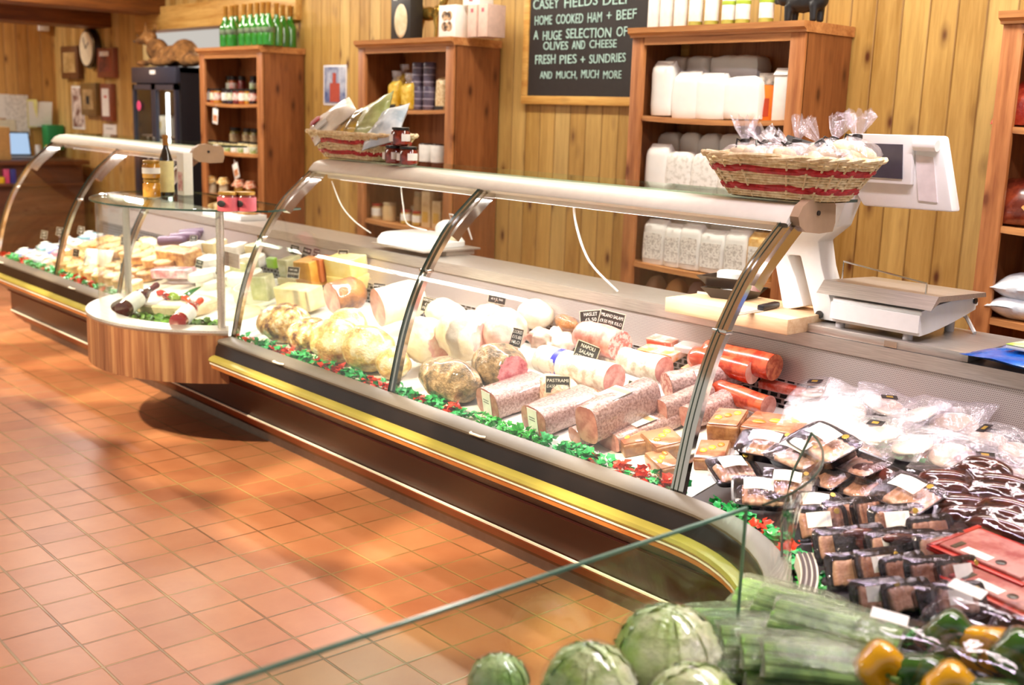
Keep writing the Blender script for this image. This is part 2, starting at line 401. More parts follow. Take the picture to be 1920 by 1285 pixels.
# ------------------------------------------------------------------ serve-over counters
GP = [(0, .507), (.042, .69), (.092, .835), (.152, .95), (.24, 1.075), (.33, 1.158), (.40, 1.215)]   # (back from the sill, z) of the curved glass
def spline(P, n=4):
    out = []
    for i in range(len(P) - 1):
        p0, p1, p2, p3 = P[max(i - 1, 0)], P[i], P[i + 1], P[min(i + 2, len(P) - 1)]
        for k in range(n):
            t = k / n
            out.append(tuple(.5 * (2 * b + (c - a) * t + (2 * a - 5 * b + 4 * c - d) * t * t + (3 * b - a - 3 * c + d) * t ** 3) for a, b, c, d in zip(p0, p1, p2, p3)))
    return out + [P[-1]]
GPS = spline(GP, 5)
SY = 2.21
PROF = {  # (out towards the customers, z)
    'sill': ([(0, .509), (.05, .499), (.057, .492), (.055, .484), (0, .488)], 'SILL'),
    'fascia': ([(.052, .486), (.064, .468), (.07, .43), (.04, .425), (.02, .486)], 'BLACKF'),
    'bumper': ([(.06, .434), (.082, .432), (.096, .425), (.1, .415), (.096, .408), (.06, .405)], 'BUMPER'),
    'trim': ([(.06, .405), (.094, .405), (.094, .399), (.06, .399)], 'CREAM'),
    'lower_trim': ([(.05, .399), (.09, .399), (.086, .380), (.05, .374)], 'ORANGE'),
    'kick_panel': ([(.05, .376), (.062, .374), (-.082, .272), (-.09, .262), (-.09, .142), (-.16, .058), (-.22, .06), (-.22, .376)], 'BROWNP'),
    'ridge': ([(-.074, .276), (-.07, .270), (-.084, .262), (-.088, .27)], 'BROWNR'),
    'line_trim': ([(-.088, .146), (-.083, .144), (-.084, .138), (-.09, .138)], 'CREAM'),
    'lower_ridge': ([(-.088, .136), (-.084, .134), (-.128, .086), (-.134, .09)], 'BROWNR'),
    'plinth': ([(-.2, .07), (-.2, 0), (-.24, 0), (-.24, .07)], 'PLINTH')}
SILL = plain('grey_sill', '#645d56', .4, var=.02)
def counter_front(t, path, plinth_cut=0):
    for k, (pr, mt) in PROF.items():
        m = MB(); m.sweep(pr, path); m.build(k, globals()[mt], t)
def straight(x0, x1): return [(x0, SY, 0, -1), (x1, SY, 0, -1)]
def pane(t, x0, x1, name='curved_glass'):
    """6 mm curved pane with its dark ends"""
    m = MB(); n = len(GPS)
    a = [(x, SY + y, z) for x in (x0, x1) for y, z in GPS]; b = [(x, SY + y + .005, z - .003) for x in (x0, x1) for y, z in GPS]
    vs = a + b; N = 2 * n; fs = []; fe = []
    for j in range(n - 1):
        fs += [(j, j + 1, n + j + 1, n + j), (N + j, N + n + j, N + n + j + 1, N + j + 1)]
        fe += [(j, N + j, N + j + 1, j + 1), (n + j, n + j + 1, N + n + j + 1, N + n + j)]
    nv, _ = m._add(vs, fs, mi=0)
    for f in fe: m.bm.faces.new([nv[i] for i in f]).material_index = 1
    return m.build(name, [GLASS, EDGEG], t)
def post(t, x, arm=True):
    m = MB(); pts = [(SY + y + .012, z - .004) for y, z in GPS]; w_ = .021
    q = [(y, z) for y, z in pts] + [(y + .016, z - .006) for y, z in pts[::-1]]
    m.prism(q, x - w_, x + w_); p = m.build('post', CHROME, t)
    if arm:
        m = MB(); a = [(y + .014, z - .006) for y, z in pts if z > 1.03]; m.prism([(y, z) for y, z in a] + [(y + .03, z - .02) for y, z in a[::-1]], x - .028, x + .028)
        m.build('arm', CHROME, p)
    m = MB(); y, z = pts[14]; m.box(x - .024, x + .024, y - .006, y + .024, z - .005, z + .006, .002); m.build('sleeve', CHROME, p)
CAPP = [(2.598, 1.203), (2.604, 1.214), (2.625, 1.236), (2.655, 1.248), (2.70, 1.253), (2.79, 1.25), (2.795, 1.215), (2.765, 1.195), (2.62, 1.192)]
def canopy(t, x0, x1, ends):
    m = MB(); m.prism(CAPP, x0, x1); c = m.build('canopy', CREAM, t)
    m = MB(); m.box(x0 + .06, x1 - .06, 2.655, 2.70, 1.172, 1.193, .006); m.build('lamp_tray', WHITE, c)
    m = MB(); m.cyl((x0 + .1, 2.70, 1.178), (x1 - .1, 2.70, 1.178), .011); m.build('lamp_tube', LAMPT, c)
    m = MB(); m.box(x0 + .02, x1 - .005, 2.69, 2.94, 1.253, 1.259); m.build('glass_shelf', GREENGL, t)
    for x, sg in ends:
        m = MB(); m.box(x, x + sg * .004, 2.69, 2.94, 1.252, 1.2605); m.build('shelf_edge', EDGEG, t)
        m = MB(); pr = [(2.775, 1.262), (2.79, 1.25), (2.795, 1.2), (2.785, 1.175), (2.72, 1.172), (2.66, 1.178), (2.622, 1.197), (2.612, 1.222), (2.63, 1.25), (2.66, 1.266), (2.70, 1.27), (2.735, 1.262), (2.75, 1.258)]
        m.prism(pr, x, x + sg * .028); e = m.build('end_cap', TAUPE, t)
        m = MB(); m.cyl((x + sg * .028, 2.705, 1.23), (x + sg * .032, 2.705, 1.23), .007); m.build('screw', SCREW, e)
t_ = NT('lamp_tube'); t_.p.inputs['Emission Color'].default_value = (1, .95, .95, 1); t_.p.inputs['Emission Strength'].default_value = 4; LAMPT = t_.m
DECKM = plain('white_deck', '#e6e2de', .35, var=.02)
def body(t, x0, x1, yb=3.17, decks=True):
    m = MB(); m.prism([(2.215, .47), (2.24, .478), (2.88, .606), (2.88, .58), (2.24, .44)], x0, x1); m.build('deck', DECKM, t)
    m = MB(); m.prism([(2.872, .606), (2.886, .692), (2.89, .692), (2.876, .606)], x0, x1); m.build('slotted_plate', SLOTS, t)
    m = MB(); m.prism([(2.884, .692), (2.888, .70), (2.908, .81), (2.93, .81), (2.91, .69)], x0, x1); m.build('air_grille', GRILL, t)
    m = MB(); m.prism([(2.90, .85), (2.90, .808), (2.915, .80), (yb, .80), (yb, .85)], x0, x1); m.build('worktop', STEEL, t)
    m = MB(); m.box(x0, x1, 2.935, yb - .02, 0, .8); m.build('back_body', STEEL, t)
    m = MB(); m.prism([(2.45, .05), (2.45, .43), (2.88, .57), (2.88, .05)], x0, x1); m.build('base_box', DARK, t)

def serve_over(label, x0, x1, posts, ends):
    t = thing('serve_over_counter', label, 'display counter')
    counter_front(t, straight(x0, x1)); body(t, x0, x1)
    canopy(t, x0 + .0, x1, ends)
    for i, x in enumerate(posts): post(t, x)
    for a, b in zip(posts, posts[1:]): pane(t, a + .004, b - .004)
    return t
MAINC = serve_over('long curved-glass serve-over meat counter with cream canopy and yellow bumper', -4.27, -1.795, (-4.262, -3.11, -1.81), [(-1.795, 1)])
LEFTC = serve_over('curved-glass serve-over counter of pies and packs at the till end', -7.38, -5.45, (-7.365, -6.33, -5.465), [(-5.45, 1)])
for x, t in ((-2.55, MAINC), (-3.76, MAINC), (-7.05, LEFTC), (-5.9, LEFTC)):
    m = MB(); m.tube([(x - .035, SY - .056, .495), (x - .025, SY - .068, .497), (x + .025, SY - .068, .497), (x + .035, SY - .056, .495)], .004); m.build('sill_clip', CREAM, t)

# the curved island between the two counters
QX, QY, QR = -4.825, 2.516, .656
def arc(r, a0, a1, n=28): return [(QX + r * math.sin(a), QY - r * math.cos(a), math.sin(a), -math.cos(a)) for a in [a0 + (a1 - a0) * k / n for k in range(n + 1)]]
A0, A1 = -1.06, 1.06
isl = thing('curved_display_case', 'round-fronted glass display case of cheeses with wood-grain skirt', 'display case')
m = MB(); m.sweep([(0, .52), (0, .305), (-.03, .30), (-.03, .52)], arc(QR, A0, A1)); m.build('skirt', LAMW, isl)
m = MB(); m.sweep([(.004, .535), (.006, .525), (0, .515), (-.1, .515), (-.105, .538)], arc(QR, A0, A1)); m.build('rim', STEEL, isl)
m = MB(); m.sweep([(-.055, .536), (-.055, 1.03), (-.061, 1.03), (-.061, .536)], arc(QR, A0, A1 - .05)); m.build('curved_glass', GLASS, isl)
m = MB(); ring = [(x, y) for x, y, _, _ in arc(QR - .03, A0, A1)] + [(-4.2, 2.36), (-4.27, 2.56), (-5.4, 2.56)]
m.grid([[(x, y, z) for x, y in ring] for z in (1.033, 1.041)], cv=True, mi=1); m._add([(x, y, 1.033) for x, y in ring], [tuple(range(len(ring)))]); m._add([(x, y, 1.041) for x, y in ring], [tuple(range(len(ring)))]); m.build('glass_top', [GREENGL, EDGEG], isl)
for a in (A0 + .02, A1 - .05):
    x, y, _, _ = arc(QR - .07, a, a, 1)[0]; m = MB(); m.cyl((x, y, .535), (x, y, 1.033), .017, None, 16); m.build('post', STEEL, isl)
m = MB(); m.box(QX + .44, QX + .60, 2.235, 2.24, .80, .86); m.build('hinge_plate', STEEL, isl)
m = MB(); m.grid([[(x, y, .478) for x, y, _, _ in arc(QR - .1, A0, A1)], [(x, 2.24, .478) for x, y, _, _ in arc(QR - .1, A0, A1)]]); m.build('floor_tray', plain('dark_tray', '#2c2620', .4), isl)
# deck, grille and worktop behind it, joined to the two counters
body(isl, -5.45, -4.27)
for k in ('kick_panel', 'ridge', 'line_trim', 'lower_ridge', 'plinth'):
    m = MB(); m.sweep(PROF[k][0], straight(-5.45, -4.27)); m.build(k, globals()[PROF[k][1]], isl)

# the open corner case that turns towards the customers, and the leg that runs on from it
def corner_path(n=14): return [(CX + RS * math.sin(a), CY + RS * math.cos(a), -math.sin(a), -math.cos(a)) for a in [PI / 2 * k / n for k in range(n + 1)]]
C0 = plain('dark_case_floor', '#2a2428', .4)
cor = thing('corner_display_case', 'open self-service corner case heaped with vacuum-packed meats', 'display case')
counter_front(cor, [(-1.795, SY, 0, -1)] + corner_path())
m = MB(); P = []
for x, y, nx, ny in [(-1.79, SY, 0, -1)] + corner_path(): P.append([(x - nx * s, y - ny * s, .478 + .2 * max(0, s - .03)) for s in (.005, .03, .3, .73)])
m.grid(P); m.build('deck', C0, cor)
m = MB(); m.prism([(2.60, .545), (2.88, .618), (2.88, .6), (2.60, .53)], -1.795, .35); m.build('rear_deck', C0, cor)
for nm, pr, mt in (('slotted_plate', [(2.872, .606), (2.886, .692), (2.89, .692), (2.876, .606)], SLOTS), ('air_grille', [(2.884, .692), (2.888, .70), (2.908, .81), (2.93, .81), (2.91, .69)], GRILL), ('worktop', [(2.90, .85), (2.90, .808), (2.915, .80), (3.17, .80), (3.17, .85)], STEEL)):
    m = MB(); m.prism(pr, -1.795, .35); m.build(nm, mt, cor)
m = MB(); m.box(-1.795, .35, 2.935, 3.15, 0, .8); m.build('back_body', STEEL, cor)
m = MB(); m.sweep([(.008, .507), (.016, .60), (0, .71), (-.035, .80), (-.04, .80), (-.006, .71), (.010, .60), (.002, .507)], corner_path(20)[9:]); m.build('curved_glass', GLASS, cor)
m = MB(); m.tube([(p[0] - p[2] * .037, p[1] - p[3] * .037, .801) for p in corner_path(20)[9:]], .0028, 6); m.build('glass_edge', EDGEG, cor)
m = MB(); p = corner_path(20)[9]; m.tube([(p[0] - p[2] * o, p[1] - p[3] * o, z) for o, z in ((-.005, .507), (-.013, .6), (.003, .71), (.038, .8))], .003, 6); m.build('glass_end', EDGEG, cor)
leg_path = [(-1.15, CY, -1, 0), (-1.15, -.5, -1, 0)]
leg = thing('vegetable_display_case', 'low glass-fronted chilled case of wrapped vegetables', 'display case')
counter_front(leg, leg_path)
m = MB(); m.grid([[(-1.145 + s, y, .478 + .2 * max(0, s - .03)) for s in (0, .03, .3, .95)] for y in (CY, -.5)]); m.build('deck', C0, leg)
m = MB(); m.grid([[(-1.166, y, z) for z in (.505, .775)] for y in (1.63, -.5)], mi=0); m.grid([[(-1.16, y, z) for z in (.505, .775)] for y in (1.63, -.5)], mi=0); m.build('front_glass', GREENGL, leg)
m = MB(); m.box(-1.166, -1.16, -.5, 1.63, .773, .7785); m.build('glass_top_edge', plain('teal_glass_edge', '#6c9484', .15), leg)
m = MB(); m.box(-1.166, -1.16, 1.63, 1.633, .505, .7785); m.build('glass_end_edge', plain('teal_glass_edge', '#6c9484', .15), leg)

# ------------------------------------------------------------------ shared item builders
CACHE = {}
def cached(key, fn):
    if key not in CACHE: CACHE[key] = fn()
    return CACHE[key]
def comp(name, label, cat, loc, rz, parts, group=None, tilt=None):
    t = thing(name, label, cat, loc, rz, group, tilt)
    for p in parts:
        o = link(p[0], p[1], t)
        if len(p) > 2:
            for q in p[2]: link(q[0], q[1], o)
    return t
def single(name, me, label, cat, loc, rz=0, group=None, tilt=None):
    o = link(name, me); pose(o, loc, rz, tilt); return tag(o, label, cat, group)
ORD = 'first second third fourth fifth sixth seventh eighth ninth tenth eleventh twelfth thirteenth fourteenth'.split()
def lathe_me(key, prof, mat, n=20): return cached(('l', key, mat.name), lambda: (lambda m: m.mesh(key, mat))(MB().lathe(prof, n)))
def jar_parts(r, h, cont, lid, lab, lab_h=(.25, .72)):
    k = ('jar', r, h, cont.name, lid.name, lab and lab.name)
    b = lathe_me(f'jar_{r}_{h}', [(r * .8, 0), (r, .006), (r, h * .74), (r * .86, h * .83), (r * .84, h * .86)], cont)
    l = lathe_me(f'lid_{r}_{h}', [(r * .9, h * .85), (r * .93, h * .86), (r * .93, h * .985), (r * .88, h)], lid)
    P = [('jar_body', b), ('lid', l)]
    if lab: P.append(('label', lathe_me(f'lab_{r}_{h}', [(r * 1.01, h * lab_h[0]), (r * 1.015, h * lab_h[0] + .001), (r * 1.015, h * lab_h[1]), (r * 1.01, h * lab_h[1] + .001)], lab)))
    return P
def bottle_parts(r, h, glass, foil, lab, sh=.55, foil_from=.78, lab_h=(.12, .45), neck=.32):
    rn = r * neck
    b = lathe_me(f'bottle_{r}_{h}_{sh}', [(r * .8, 0), (r, .006), (r, h * sh * .9), (r * .93, h * sh), (r * .62, h * (sh + .1)), (rn * 1.15, h * (sh + .2)), (rn, h * (sh + .27)), (rn, h * .985)], glass)
    f = lathe_me(f'foil_{r}_{h}_{foil_from}_{neck}', [(rn * 1.1, h * foil_from), (rn * 1.15, h * foil_from + .002), (rn * 1.12, h * .93), (rn * 1.25, h * .94), (rn * 1.25, h * .995), (rn, h)], foil, 14)
    P = [('bottle_body', b), ('cap', f)]
    if lab: P.append(('label', lathe_me(f'blab_{r}_{h}_{lab_h}', [(r * 1.01, h * lab_h[0]), (r * 1.02, h * lab_h[0] + .001), (r * 1.02, h * lab_h[1]), (r * 1.01, h * lab_h[1] + .001)], lab)))
    return P
def remeshed(mb, name, mats, voxel, smooth_it=2):
    me = mb.mesh(name, mats); o = bpy.data.objects.new('t', me); col.objects.link(o)
    md = o.modifiers.new('r', 'REMESH'); md.mode = 'VOXEL'; md.voxel_size = voxel; md.use_smooth_shade = True
    s_ = o.modifiers.new('s', 'SMOOTH'); s_.iterations = smooth_it; s_.factor = .5
    bpy.context.view_layer.update()
    out = bpy.data.meshes.new_from_object(o.evaluated_get(bpy.context.evaluated_depsgraph_get()))
    bpy.data.objects.remove(o); out.name = name; return out
def box_me(key, sx, sy, sz, mat, bev=.002):
    return cached(('b', key, sx, sy, sz, mat.name), lambda: MB().box(-sx / 2, sx / 2, -sy / 2, sy / 2, 0, sz, bev).mesh(key, mat))
def face_label(key, w, h, y, z, mat, t=.0012):
    """a printed patch stuck on the customer side of a pack"""
    return cached(('f', key, w, h, y, z, mat.name), lambda: MB().box(-w / 2, w / 2, y - t, y, z, z + h).mesh(key, mat))
def pillow_me(key, sx, sy, sz, mat, amp=.012, freq=14, seed=0, n=18, pinch=.7, crimp=0):
    """filled bag lying flat: two wrinkled skins joined at a sealed edge"""
    def f():
        m = MB(); sd = V((seed * 5.1, seed * 3.3, seed * 7.7)); rows = []
        def pt(i, j, side):
            u, v = 2 * i / n - 1, 2 * j / n - 1
            e = max(0, (1 - abs(u) ** 2.6)) ** pinch * max(0, (1 - abs(v) ** 2.6)) ** pinch
            x, y = u * sx / 2 * (1 - .06 * (1 - abs(v))), v * sy / 2
            z = side * sz / 2 * e
            k = amp * noise.noise(V((x, y, side * .3)) * freq + sd) + amp * .6 * abs(noise.noise(V((x, y, side * .3)) * freq * 2.3 + sd))
            z += k * (.35 + .65 * e) * (1 if side > 0 else .4)
            edge = amp * .9 * noise.noise(V((x * 9, y * 9, 0)) + sd) * (1 - e)
            return (x + crimp * amp * noise.noise(V((x * 20, y * 20, 1)) + sd), y, z + sz / 2 + edge)
        for side in (1, -1): m.grid([[pt(i, j, side) for j in range(n + 1)] for i in range(n + 1)])
        bmesh.ops.remove_doubles(m.bm, verts=m.bm.verts[:], dist=.0012)
        return m.mesh(key, mat, 70)
    return cached(('p', key, sx, sy, sz, mat.name, seed, amp), f)
def C(name, h, rough=.5, coat=0, var=.05, metal=0): return plain(name, h, rough, metal, coat, var)

# ------------------------------------------------------------------ pine bookcases along the back wall
BK = {}
def bookcase(key, label, x0):
    """x0: the cornice's end away from the scales"""
    t = thing('bookcase', label, 'bookcase', (x0 + .475, 3.93, 0)); BK[key] = x0 + .475
    def part(n, mat, *bs, ang=40):
        m = MB()
        for b in bs: m.box(*b)
        return m.build(n, mat, t)
    for s in (-1, 1):
        part('side_panel', SHADEW, (s * .455 - .012, s * .455 + .012, .01, .33, 0, 1.835))
        part('post', SHELFW, (min(s * .467, s * .395), max(s * .467, s * .395), -.004, .018, 0, 1.835, .003))
    part('top_rail', SHELFH, (-.395, .395, -.002, .016, 1.80, 1.835))
    part('back_panel', SHELFW, (-.45, .45, .318, .33, .05, 1.83))
    for z in (1.487, 1.14, .81, .47, .12):
        m = MB(); P = []
        for i in range(13):
            x = -.43 + .86 * i / 12; d = -.012 * (1 - (x / .43) ** 2) * (z > .3)
            P.append([(x, 0.004, z + d), (x, .318, z + d * .3), (x, .318, z - .022 + d * .3), (x, .004, z - .022 + d)])
        m.grid(P, cv=True, cap0=True, cap1=True); m.build('shelf', SHELFH, t)
    m = MB(); pr = [(-.012, 1.833), (-.012, 1.842), (-.03, 1.852), (-.034, 1.875), (.335, 1.875), (.335, 1.833)]
    m.prism(pr, -.475, .475); m.build('cornice', SHELFH, t)
    return t
bookcase('jam', 'pine bookcase of jars with green bottles along its top', -7.995)
bookcase('pasta', 'pine bookcase of pasta and jars beside the framed chalkboard', -5.885)
bookcase('flour', 'pine bookcase packed with white flour bags behind the scales', -3.635)
bookcase('snack', 'pine bookcase cut by the frame edge holding a few snack bags', -1.90)
def shx(px, py, y=3.99): return ony(px, py, y).x

# flour bags
FB = plain('flour_paper', '#f3f1ec', .75, var=.02, vs=15)
FBP = two('printed_flour_paper', '#d6d2c8', '#f2efe8', 60, .75, 0, .38, .52)
OAT = two('oat_paper', '#d8a24c', '#ecc684', 40, .7)
def flour_me(key, w, d, h, mat, seed, folded=True):
    def f():
        m = MB(); sd = V((seed * 3.7, seed, 0)); P = []
        lv = [(0, .94), (.02, 1.0), (.2, 1.03), (.5, 1.02), (.75, 1.0), (.86, .97)]
        lv += [(.93, .93), (1.0, .90)] if folded else [(.95, .80), (.99, .5)]
        for q, k in lv:
            r = []
            for a in range(28):
                an = 2 * PI * a / 28; c_, s_ = math.cos(an), math.sin(an)
                sq = max(abs(c_), abs(s_)) ** -.82
                dd = d * (1 if q < .86 or not folded else (1 - q) / .14 * .88 + .12)
                p = V((c_ * sq * w / 2 * k, s_ * sq * dd / 2 * k, q * h))
                nn = noise.noise(p * 22 + sd) * .005 + noise.noise(p * 60 + sd) * .002
                r.append(p + V((c_, s_, 0)) * nn + V((0, 0, nn * .7 if q > .05 else 0)))
            P.append(r)
        m.grid(P, cv=True, cap0=True, cap1=True); return m.mesh(key, mat, 50)
    return cached(('fl', key, w, d, h, mat.name, seed), f)
def flour(px0, px1, py0, py1, z, y, label, mat=None, folded=True, group=None, d=.08, name='flour_bag', rz=0, lab=None):
    x0, x1 = ony(px0, py1, y).x, ony(px1, py1, y).x; h = ony((px0 + px1) / 2, py0, y).z - z; h = max(h, .06)
    mat = mat or FB; sd = rnd.randint(0, 5)
    t = thing(name, label, 'flour bag', ((x0 + x1) / 2, y + d / 2 + .01, z + .001), rz, group)
    me = flour_me('paper_bag', round((x1 - x0) * 1.02, 3), d, round(h, 3), mat, sd, folded)
    link('bag_body', me, t)
    m = MB(); ww = (x1 - x0) * .5
    if folded: m.box(-ww * .72, ww * .72, -d * .16, -d * .1, h * .93, h * .995, .002); m.build('folded_top', mat, t)
    if lab: m = MB(); m.box(-ww * .8, ww * .8, -d * .545, -d * .535, h * .12, h * .7); m.build('printed_panel', lab, t)
    return t
for i, (a, b, c, e) in enumerate([(1213, 1251, 114, 221), (1254, 1300, 134, 222), (1297, 1350, 136, 224), (1350, 1414, 142, 225)]):
    flour(a, b, c, e, 1.487 - .006 * (i > 0) - .004 * (i in (1, 2)), 3.96, ['tall narrow white flour bag at the chalkboard end of the top shelf', 'short white flour bag just beside the tall narrow one', 'white flour bag third along the front of the top shelf', 'widest white flour bag beside the orange carton on the top shelf'][i], folded=i != 3)
for r_, (zz, py0, py1) in enumerate(((1.487, 108, 150), (1.565, 108, 138), (1.665, 82, 110))):
    for i, (a, b) in enumerate([(1236, 1274), (1276, 1318), (1322, 1412)]):
        if r_ == 0: continue
        y = 4.09; x0, x1 = ony(a, py1, y).x, ony(b, py1, y).x
        single('flour_bag', flour_me('paper_brick', round(x1 - x0, 3), .13, .098, FB, i, False), f'white paper flour bag lying in the {("lower", "upper")[r_ - 1]} stacked layer, {ORD[i]} from the chalkboard', 'flour bag', ((x0 + x1) / 2, y + .09, zz))
for i, (a, b) in enumerate([(1236, 1274), (1276, 1318), (1322, 1412)]):
    y = 4.09; x0, x1 = ony(a, 140, y).x, ony(b, 140, y).x
    single('flour_bag', flour_me('paper_brick', round(x1 - x0, 3), .13, .078, FB, i + 7, False), 'white paper flour bag hidden at the foot of the rear stack', 'flour bag', ((x0 + x1) / 2, y + .09, 1.4865), group='hidden flour bags under the rear stack')
ORG = C('orange_carton', '#ef7d1e', .5)
t = comp('carton', 'orange carton between the flour bags and the white box', 'carton', (shx(1425, 222, 4.0), 4.05, 1.478), .25, [('carton_body', box_me('carton', .075, .07, .15, ORG)), ('printed_panel', face_label('red_panel', .035, .075, -.036, .02, C('brick_red_print', '#b8401c')))])
m = MB(); m.box(-.036, .036, -.034, .034, .1505, .20, .004); m.build('clear_lid', C('speckled_topping', '#c9beb2', .5, var=.4), t)
comp('flour_box', 'tall white box with open flap at the post end of the top shelf', 'box', (shx(1459, 224, 3.98), 4.03, 1.482), 0, [('box_body', box_me('wbox', .085, .08, .185, WHITEP)), ('flap', cached('flap', lambda: MB().prism([(-.045, .186), (-.02, .215), (.04, .205), (.04, .186)], -.045, .043).mesh('flap', WHITEP)))])
# second shelf of flour: short front row, taller rear row
for i, (a, b, c, e) in enumerate([(1203, 1243, 270, 349), (1241, 1289, 284, 350), (1289, 1340, 286, 352), (1340, 1392, 288, 352), (1395, 1445, 290, 352)]):
    flour(a, b, c, e, 1.131, 3.955, f'white flour bag, {ORD[i]} from the chalkboard post in the second shelf front row', folded=i == 0, mat=FBP if i > 0 else FB)
for i, (a, b) in enumerate([(1222, 1262), (1263, 1302), (1300, 1338), (1338, 1388), (1392, 1438)]):
    flour(a, b, 247 + i, 345, 1.137, 4.1, f'white flour bag, {ORD[i]} from the chalkboard post in the second shelf rear row', folded=False, mat=FB)
# third shelf of flour: printed bags
PRT = two('grey_printing', '#b9b4ac', '#f0ede6', 150, .7, 0, .42, .5)
for i, (a, b, c, e) in enumerate([(1198, 1240, 412, 495), (1239, 1270, 420, 502), (1268, 1305, 420, 507), (1304, 1350, 432, 515), (1350, 1392, 432, 516), (1392, 1440, 437, 522)]):
    flour(a, b, c, e, .803, 3.955, (f'printed flour bag, {ORD[i]} from the chalkboard post on the third shelf') if i < 5 else 'printed bag with golden oats picture at the scale end of the third shelf', mat=OAT if i == 5 else FB, lab=PRT)
for i, (a, b) in enumerate([(1246, 1290), (1290, 1322), (1322, 1370), (1370, 1410)]):
    flour(a, b, 398 + 4 * i, 480, .807, 4.1, f'plain white flour bag behind the printed ones, {ORD[i]} from the chalkboard post', folded=i == 0)
for i, (px, w_, mt) in enumerate(((1222, .1, '#b08a68'), (1262, .13, '#c08a4c'), (1300, .12, '#8a6a5c'))):
    comp('packet', ['slumped pale brown packet on the dim bottom shelf of flour', 'tan flat packet in the middle of the dim bottom shelf', 'dull brown packet nearest the white tub on the bottom shelf'][i], 'packet', (ony(px, 545, 4.05).x, 4.08, .4705), .3 * i, [('pack_body', pillow_me('pk', w_, .14, .26, C('packet_%d' % i, mt, .6), .01, 9, i))])

# on top of the flour bookcase: dark wine, oil bottles and a black pig
WINE = C('dark_wine_glass', '#2a1210', .1, 1); OIL = two('oil_glass', '#8f8a2c', '#b8b050', 6, .08, 1); LABW = C('white_label', '#f4f2ec', .6)
LABG = C('lime_label', '#a9c23a', .6); REDF = C('red_foil', '#8a1f1c', .4)
ZT = 1.876
for i, px in enumerate((1227, 1250, 1276)):
    comp('wine_bottle', f'dark wine bottle with white label, {ORD[i]} on the flour bookcase', 'bottle', (ony(px, 41, 4.0).x, 4.0, ZT), 0, bottle_parts(.031, .31, WINE, REDF, LABW, lab_h=(.02, .62), sh=.7))
for i, (px, g) in enumerate(((1304, LABW), (1334, LABW), (1366, LABG), (1392, LABG), (1436, LABG))):
    t = comp('oil_bottle', f'golden oil bottle with pale label, {ORD[i]} from the wine on the flour bookcase', 'bottle', (ony(px, 39, 4.0).x, 4.0, ZT), 0, bottle_parts(.031, .29, OIL, C('gold_cap', '#a8842c', .3), LABW, lab_h=(.08, .42), sh=.72))
    if g is LABG: link('label_band', lathe_me('lband', [(.0318, .085), (.0322, .086), (.0322, .1), (.0318, .101)], LABG), t)
def animal(key, balls, mat, voxel, extra=()):
    m = MB()
    for c, r, *a in balls: m.ell(c, r, 2, M=a[0] if a else None)
    for a, b, r1, r2 in extra: m.cyl(a, b, r1, r2, 10)
    return remeshed(m, key, mat, voxel)
BLK = C('matt_black_figurine', '#1b1a1c', .45)
pig = animal('pig', [((0, 0, .085), (.085, .045, .05)), ((.075, 0, .09), (.035, .04, .045)), ((-.095, 0, .10), (.035, .03, .033)), ((-.128, 0, .088), (.016, .015, .014)), ((-.085, .025, .135), (.012, .006, .018)), ((-.085, -.025, .135), (.012, .006, .018))], BLK, .006,
             [((x, y, .07), (x * 1.02, y, 0), .019, .014) for x in (-.055, .065) for y in (-.024, .024)])
px = ony(1505, 34, 4.0).x
t = comp('pig_figurine', 'matt black pig figurine standing at the corner of the flour bookcase', 'figurine', (px, 4.0, ZT), 0, [('pig_body', pig)])
m = MB(); m.tube([(.1, 0, .10), (.115, .01, .11), (.112, .015, .095), (.105, 0, .1)], .003); m.build('tail', BLK, t)

# pasta bookcase
YEL = two('pasta_bag', '#d8a81c', '#f2d25a', 30, .25, .6, bump=.4); TAG_B = C('black_pack_trim', '#201a18', .5)
PUR = two('purple_grey_tin', '#4a4258', '#6c6276', 10, .35); CRM = C('cream_pack', '#e6dcc4', .5); SHELL = two('shell_pasta', '#d2b07c', '#f0dcb2', 55, .3, .5, bump=.6)
CLR = POUCH
def pasta(px, z, y, h, w, label, mat=None, top=True):
    t = thing('pasta_bag', label, 'pasta bag', (ony(px, 205, y).x, y + .04, z))
    link('bag_body', flour_me('pbag', w, .075, h, mat or YEL, int(px) % 6, True), t)
    m = MB(); P = []
    for k in range(5):
        q = k / 4; P.append([(w * (.42 + .1 * q) * math.cos(a) * (.3 if k == 1 else 1), .022 * math.sin(a) + .006 * math.sin(3 * a + q * 4), h + .06 * q - .004) for a in [2 * PI * i / 16 for i in range(16)]])
    if top: m.grid(P, cv=True); m.build('gathered_top', CLR, t)
    m = MB(); m.box(-w * .49, w * .49, -.041, -.036, 0.002, .025); m.build('black_foot', TAG_B, t)
for i, (px, y, h) in enumerate(((733, 3.97, .165), (757, 3.955, .15), (748, 4.09, .21))):
    pasta(px, 1.481, y, h, .085, ['yellow pasta bag at the far end of the upper pasta shelf', 'front yellow pasta bag against the purple tins', 'taller yellow pasta bag standing behind the other two'][i])
pasta(822, 1.478, 4.0, .19, .08, 'bag of pale pasta shells squeezed beside the bookcase post', SHELL, False)
for i, px in enumerate((781, 802)):
    for k in range(2):
        h = .135
        t = comp('tin', f'{("lower", "upper")[k]} purple-grey tin in the stack {("by the pasta bags", "nearer the shells")[i]}', 'tin', (ony(px, 205, 4.02).x, 4.03, 1.478 + k * (h + .001)), 0, [('tin_body', lathe_me('ptin', [(.034, 0), (.036, .003), (.036, h - .003), (.034, h)], PUR))])
        for z in (.02, .06, .1): link('pale_band', lathe_me('pband%d' % int(z * 1000), [(.0363, z), (.0366, z), (.0366, z + .008), (.0363, z + .008)], C('pale_band', '#9a92a4', .5)), t)
